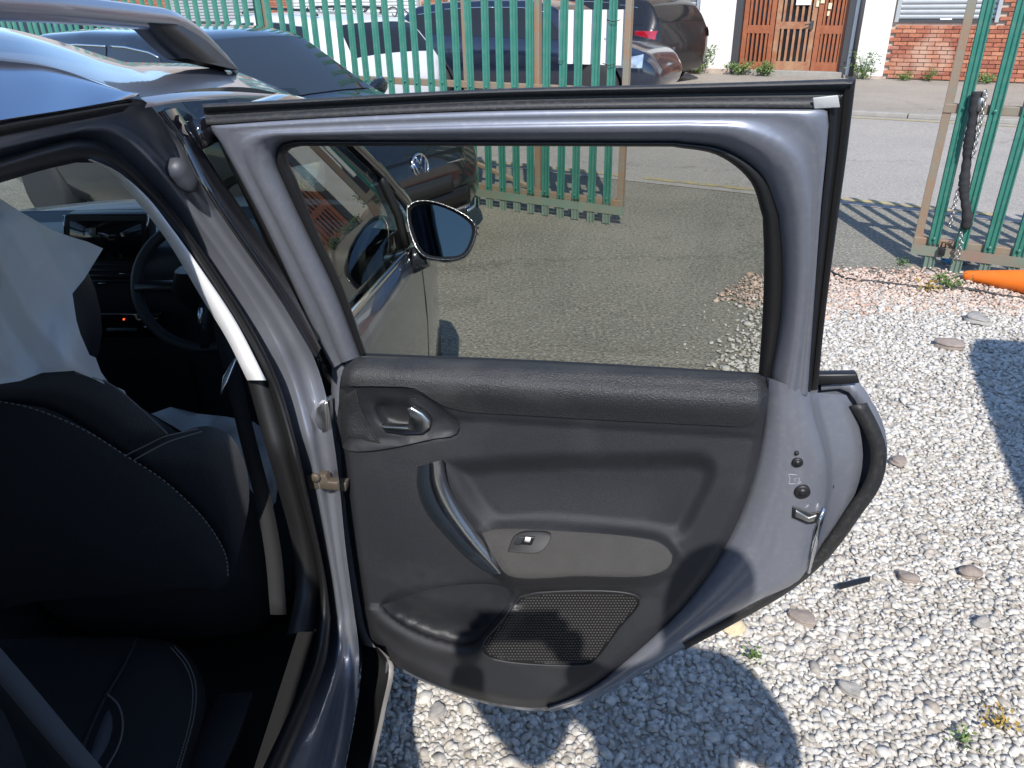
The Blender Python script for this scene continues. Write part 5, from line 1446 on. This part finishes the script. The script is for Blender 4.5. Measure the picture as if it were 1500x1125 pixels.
weed('weed_clump', ST(-4.58, RW - .24, zp), .26, .30, 170, 'weed clump below the left slatted door panel', lsize=.065)
weed('weed_clump', ST(-4.06, RW - .26, zp), .24, .30, 170, 'weed clump in front of the worn wooden door', lsize=.065)
weed('weed_clump', ST(-2.36, RW - .22, zp), .46, .28, 170, 'tall weed against the white pier by the dark upright tube', lsize=.06)
weed('weed_clump', ST(-1.72, RW - .2, zp), .14, .22, 90, 'low weed tuft at the brick wall foot next to the pier', lsize=.05)
weed('weed_clump', ST(-1.30, RW - .2, zp), .20, .12, 60, 'small round weed at the foot of the brick wall', lsize=.05)
weed('weed_clump', ST(-.40, RW - .2, zp), .18, .34, 120, 'spreading weeds along the brick wall behind the green pales', lsize=.055)
weed('weed_clump', ground(1388, 424), .07, .085, 70, 'small green weed on the pink gravel by the cable', lsize=.03)
weed('weed_clump', ground(1320, 388), .04, .06, 30, 'tiny weed where tarmac meets the pink gravel', lsize=.02)
weed('weed_clump', ground(1100, 962, .02), .02, .03, 14, 'yellow-green sprig on the gravel under the door edge', lsize=.018)
weed('weed_clump', ground(1410, 1085, .02), .02, .03, 14, 'green sprig on the gravel below the yellowed leaf', lsize=.018)
weed('fallen_leaves', ground(1462, 1062, .02), .015, .035, 16, 'yellowed leaf lying on the white gravel', DRYL, .026)
weed('fallen_leaves', ground(1360, 425, .02), .02, .05, 14, 'brown dry leaf beside the weed on the pink gravel', DRYL, .04)
# cable
cb_ = spl([ground(1212, 396, .012), ground(1240, 408, .012), ground(1290, 414, .014), ground(1350, 421, .014), ground(1420, 424, .018), ground(1470, 434, .012), ground(1540, 440, .012)], 40)
tag(MB().tube(cb_, .010, 8).obj('cable', RUBBER, None), 'black cable lying along the pink gravel below the cone', 'cable')
# traffic cone on its side
CONE = mat('orange_cone_plastic', (.80, .17, .012), .45, dust=(20, .3, (.5,.22,.08)))
tip = ground(1411, 404, .03) + Vector((0, 0, .0)); axd = (ground(1640, 428, .12) - tip); axd.z = .085; axd.normalize()
tip.z = .035
cn = thing('traffic_cone', 'orange traffic cone fallen on its side by the green gate', 'traffic cone', tip)
MB().lathe(tip, axd, [(0, .012), (.006, .026), (.02, .030), (.30, .066), (.62, .108), (.66, .118)], 28).obj('cone_body', CONE, cn)
MB().lathe(tip, axd, [(.28, .066), (.281, .069), (.42, .087), (.421, .083)], 28).obj('reflective_band', mat('white_band', (.75,.75,.74), .3), cn) if False else None
sdv = axd.cross(zA).normalized(); upv = sdv.cross(axd).normalized()
MB().box(tip + axd*.68, .03, .36, .36, axd, sdv, upv).obj('cone_base', BLACKP, cn, smooth=False, bevel=.02)
# blue rag under the gate
rg_ = ground(1402, 386); bm = bmesh.new(); bmesh.ops.create_grid(bm, x_segments=14, y_segments=10, size=.09)
for v in bm.verts: v.co.z = .035 + .022*math.sin(v.co.x*60) * math.cos(v.co.y*52) + random.uniform(-.008, .008); v.co.y *= .5
me = bpy.data.meshes.new('rag'); bm.to_mesh(me); bm.free(); me.materials.append(mat('blue_rag_cloth', (.10,.36,.60), .8))
o = bpy.data.objects.new('blue_rag', me); COL.objects.link(o); o.location = (rg_.x, rg_.y, 0); tag(o, 'crumpled blue rag under the chained gate', 'rag')
m = o.modifiers.new('solid', 'SOLIDIFY'); m.thickness = .004

# ================================================================== THE PHOTOGRAPHER (stands behind the lens; casts the shadow on door and gravel)
def skin(name, pts, edges, m_, root=0, sub=2, parent=None):
    me = bpy.data.meshes.new(name); me.from_pydata([p[:3] for p in pts], edges, []); me.update()
    o = link(name, me, parent); me.materials.append(m_)
    md = o.modifiers.new('skin', 'SKIN'); md.use_smooth_shade = True
    for i, p in enumerate(pts):
        s = me.skin_vertices[0].data[i]; r = p[3] if len(p) == 4 else None
        s.radius = (p[3], p[4]) if len(p) > 4 else (p[3], p[3]); s.use_root = (i == root)
    ms = o.modifiers.new('sub', 'SUBSURF'); ms.levels = sub; ms.render_levels = sub
    return o
PX, PY = .34, -.17
CLOTH = mat('dark_jacket', (.03,.035,.05), .85); SKINM = mat('skin', (.45,.28,.2), .5)
bp_ = [(PX, PY, .95, .17, .11), (PX, PY, 1.15, .18, .11), (PX, PY, 1.42, .21, .11), (PX, PY, 1.55, .15, .09), (PX, PY, 1.63, .065), (PX, PY+.02, 1.70, .085), (PX, PY+.03, 1.78, .09), (PX, PY+.02, 1.85, .05),
       (PX-.23, PY, 1.50, .075), (PX-.30, PY+.03, 1.28, .06), (-.11, PY+.07, 1.44, .042), (-.095, PY+.085, 1.54, .034),
       (PX+.23, PY, 1.50, .075), (PX+.30, PY+.03, 1.26, .06), (PX-.10, PY+.07, 1.42, .045), (.095, PY+.085, 1.54, .034),
       (PX-.10, PY, .86, .11), (PX-.11, PY, .48, .075), (PX-.11, PY-.03, .10, .05), (PX-.12, PY+.12, .045, .042),
       (PX+.10, PY, .86, .11), (PX+.12, PY, .48, .075), (PX+.12, PY-.03, .10, .05), (PX+.13, PY+.12, .045, .042)]
be = [(0,1),(1,2),(2,3),(3,4),(4,5),(5,6),(6,7),(2,8),(8,9),(9,10),(10,11),(2,12),(12,13),(13,14),(14,15),(0,16),(16,17),(17,18),(18,19),(0,20),(20,21),(21,22),(22,23)]
per = thing('person', 'person in a dark jacket standing behind the camera with a phone raised', 'person', (PX, PY, 0))
skin('body', bp_, be, CLOTH, 0, 2, per)
for s, hx in ((-1, -.095), (1, .095)):
    for f in range(5):
        z_ = 1.555 + .017*f; L = (.030, .042, .048, .044, .034)[f]
        skin('finger', [(hx, -.078, z_, .010), (hx - s*.012, -.066, z_ + .006, .009), (hx - s*(.012 + L), -.060, z_ + .010, .008)], [(0,1),(1,2)], SKINM, 0, 1, per)
    skin('palm', [(hx, -.085, 1.54, .026, .018), (hx, -.082, 1.585, .034, .016), (hx, -.080, 1.625, .030, .014)], [(0,1),(1,2)], SKINM, 0, 2, per)
ph = MB().box((0, -.045, 1.60), .155, .009, .075).obj('mobile_phone', BLACKP, None, smooth=False, bevel=.004)
tag(ph, 'black phone held up sideways by the person behind the camera', 'phone')
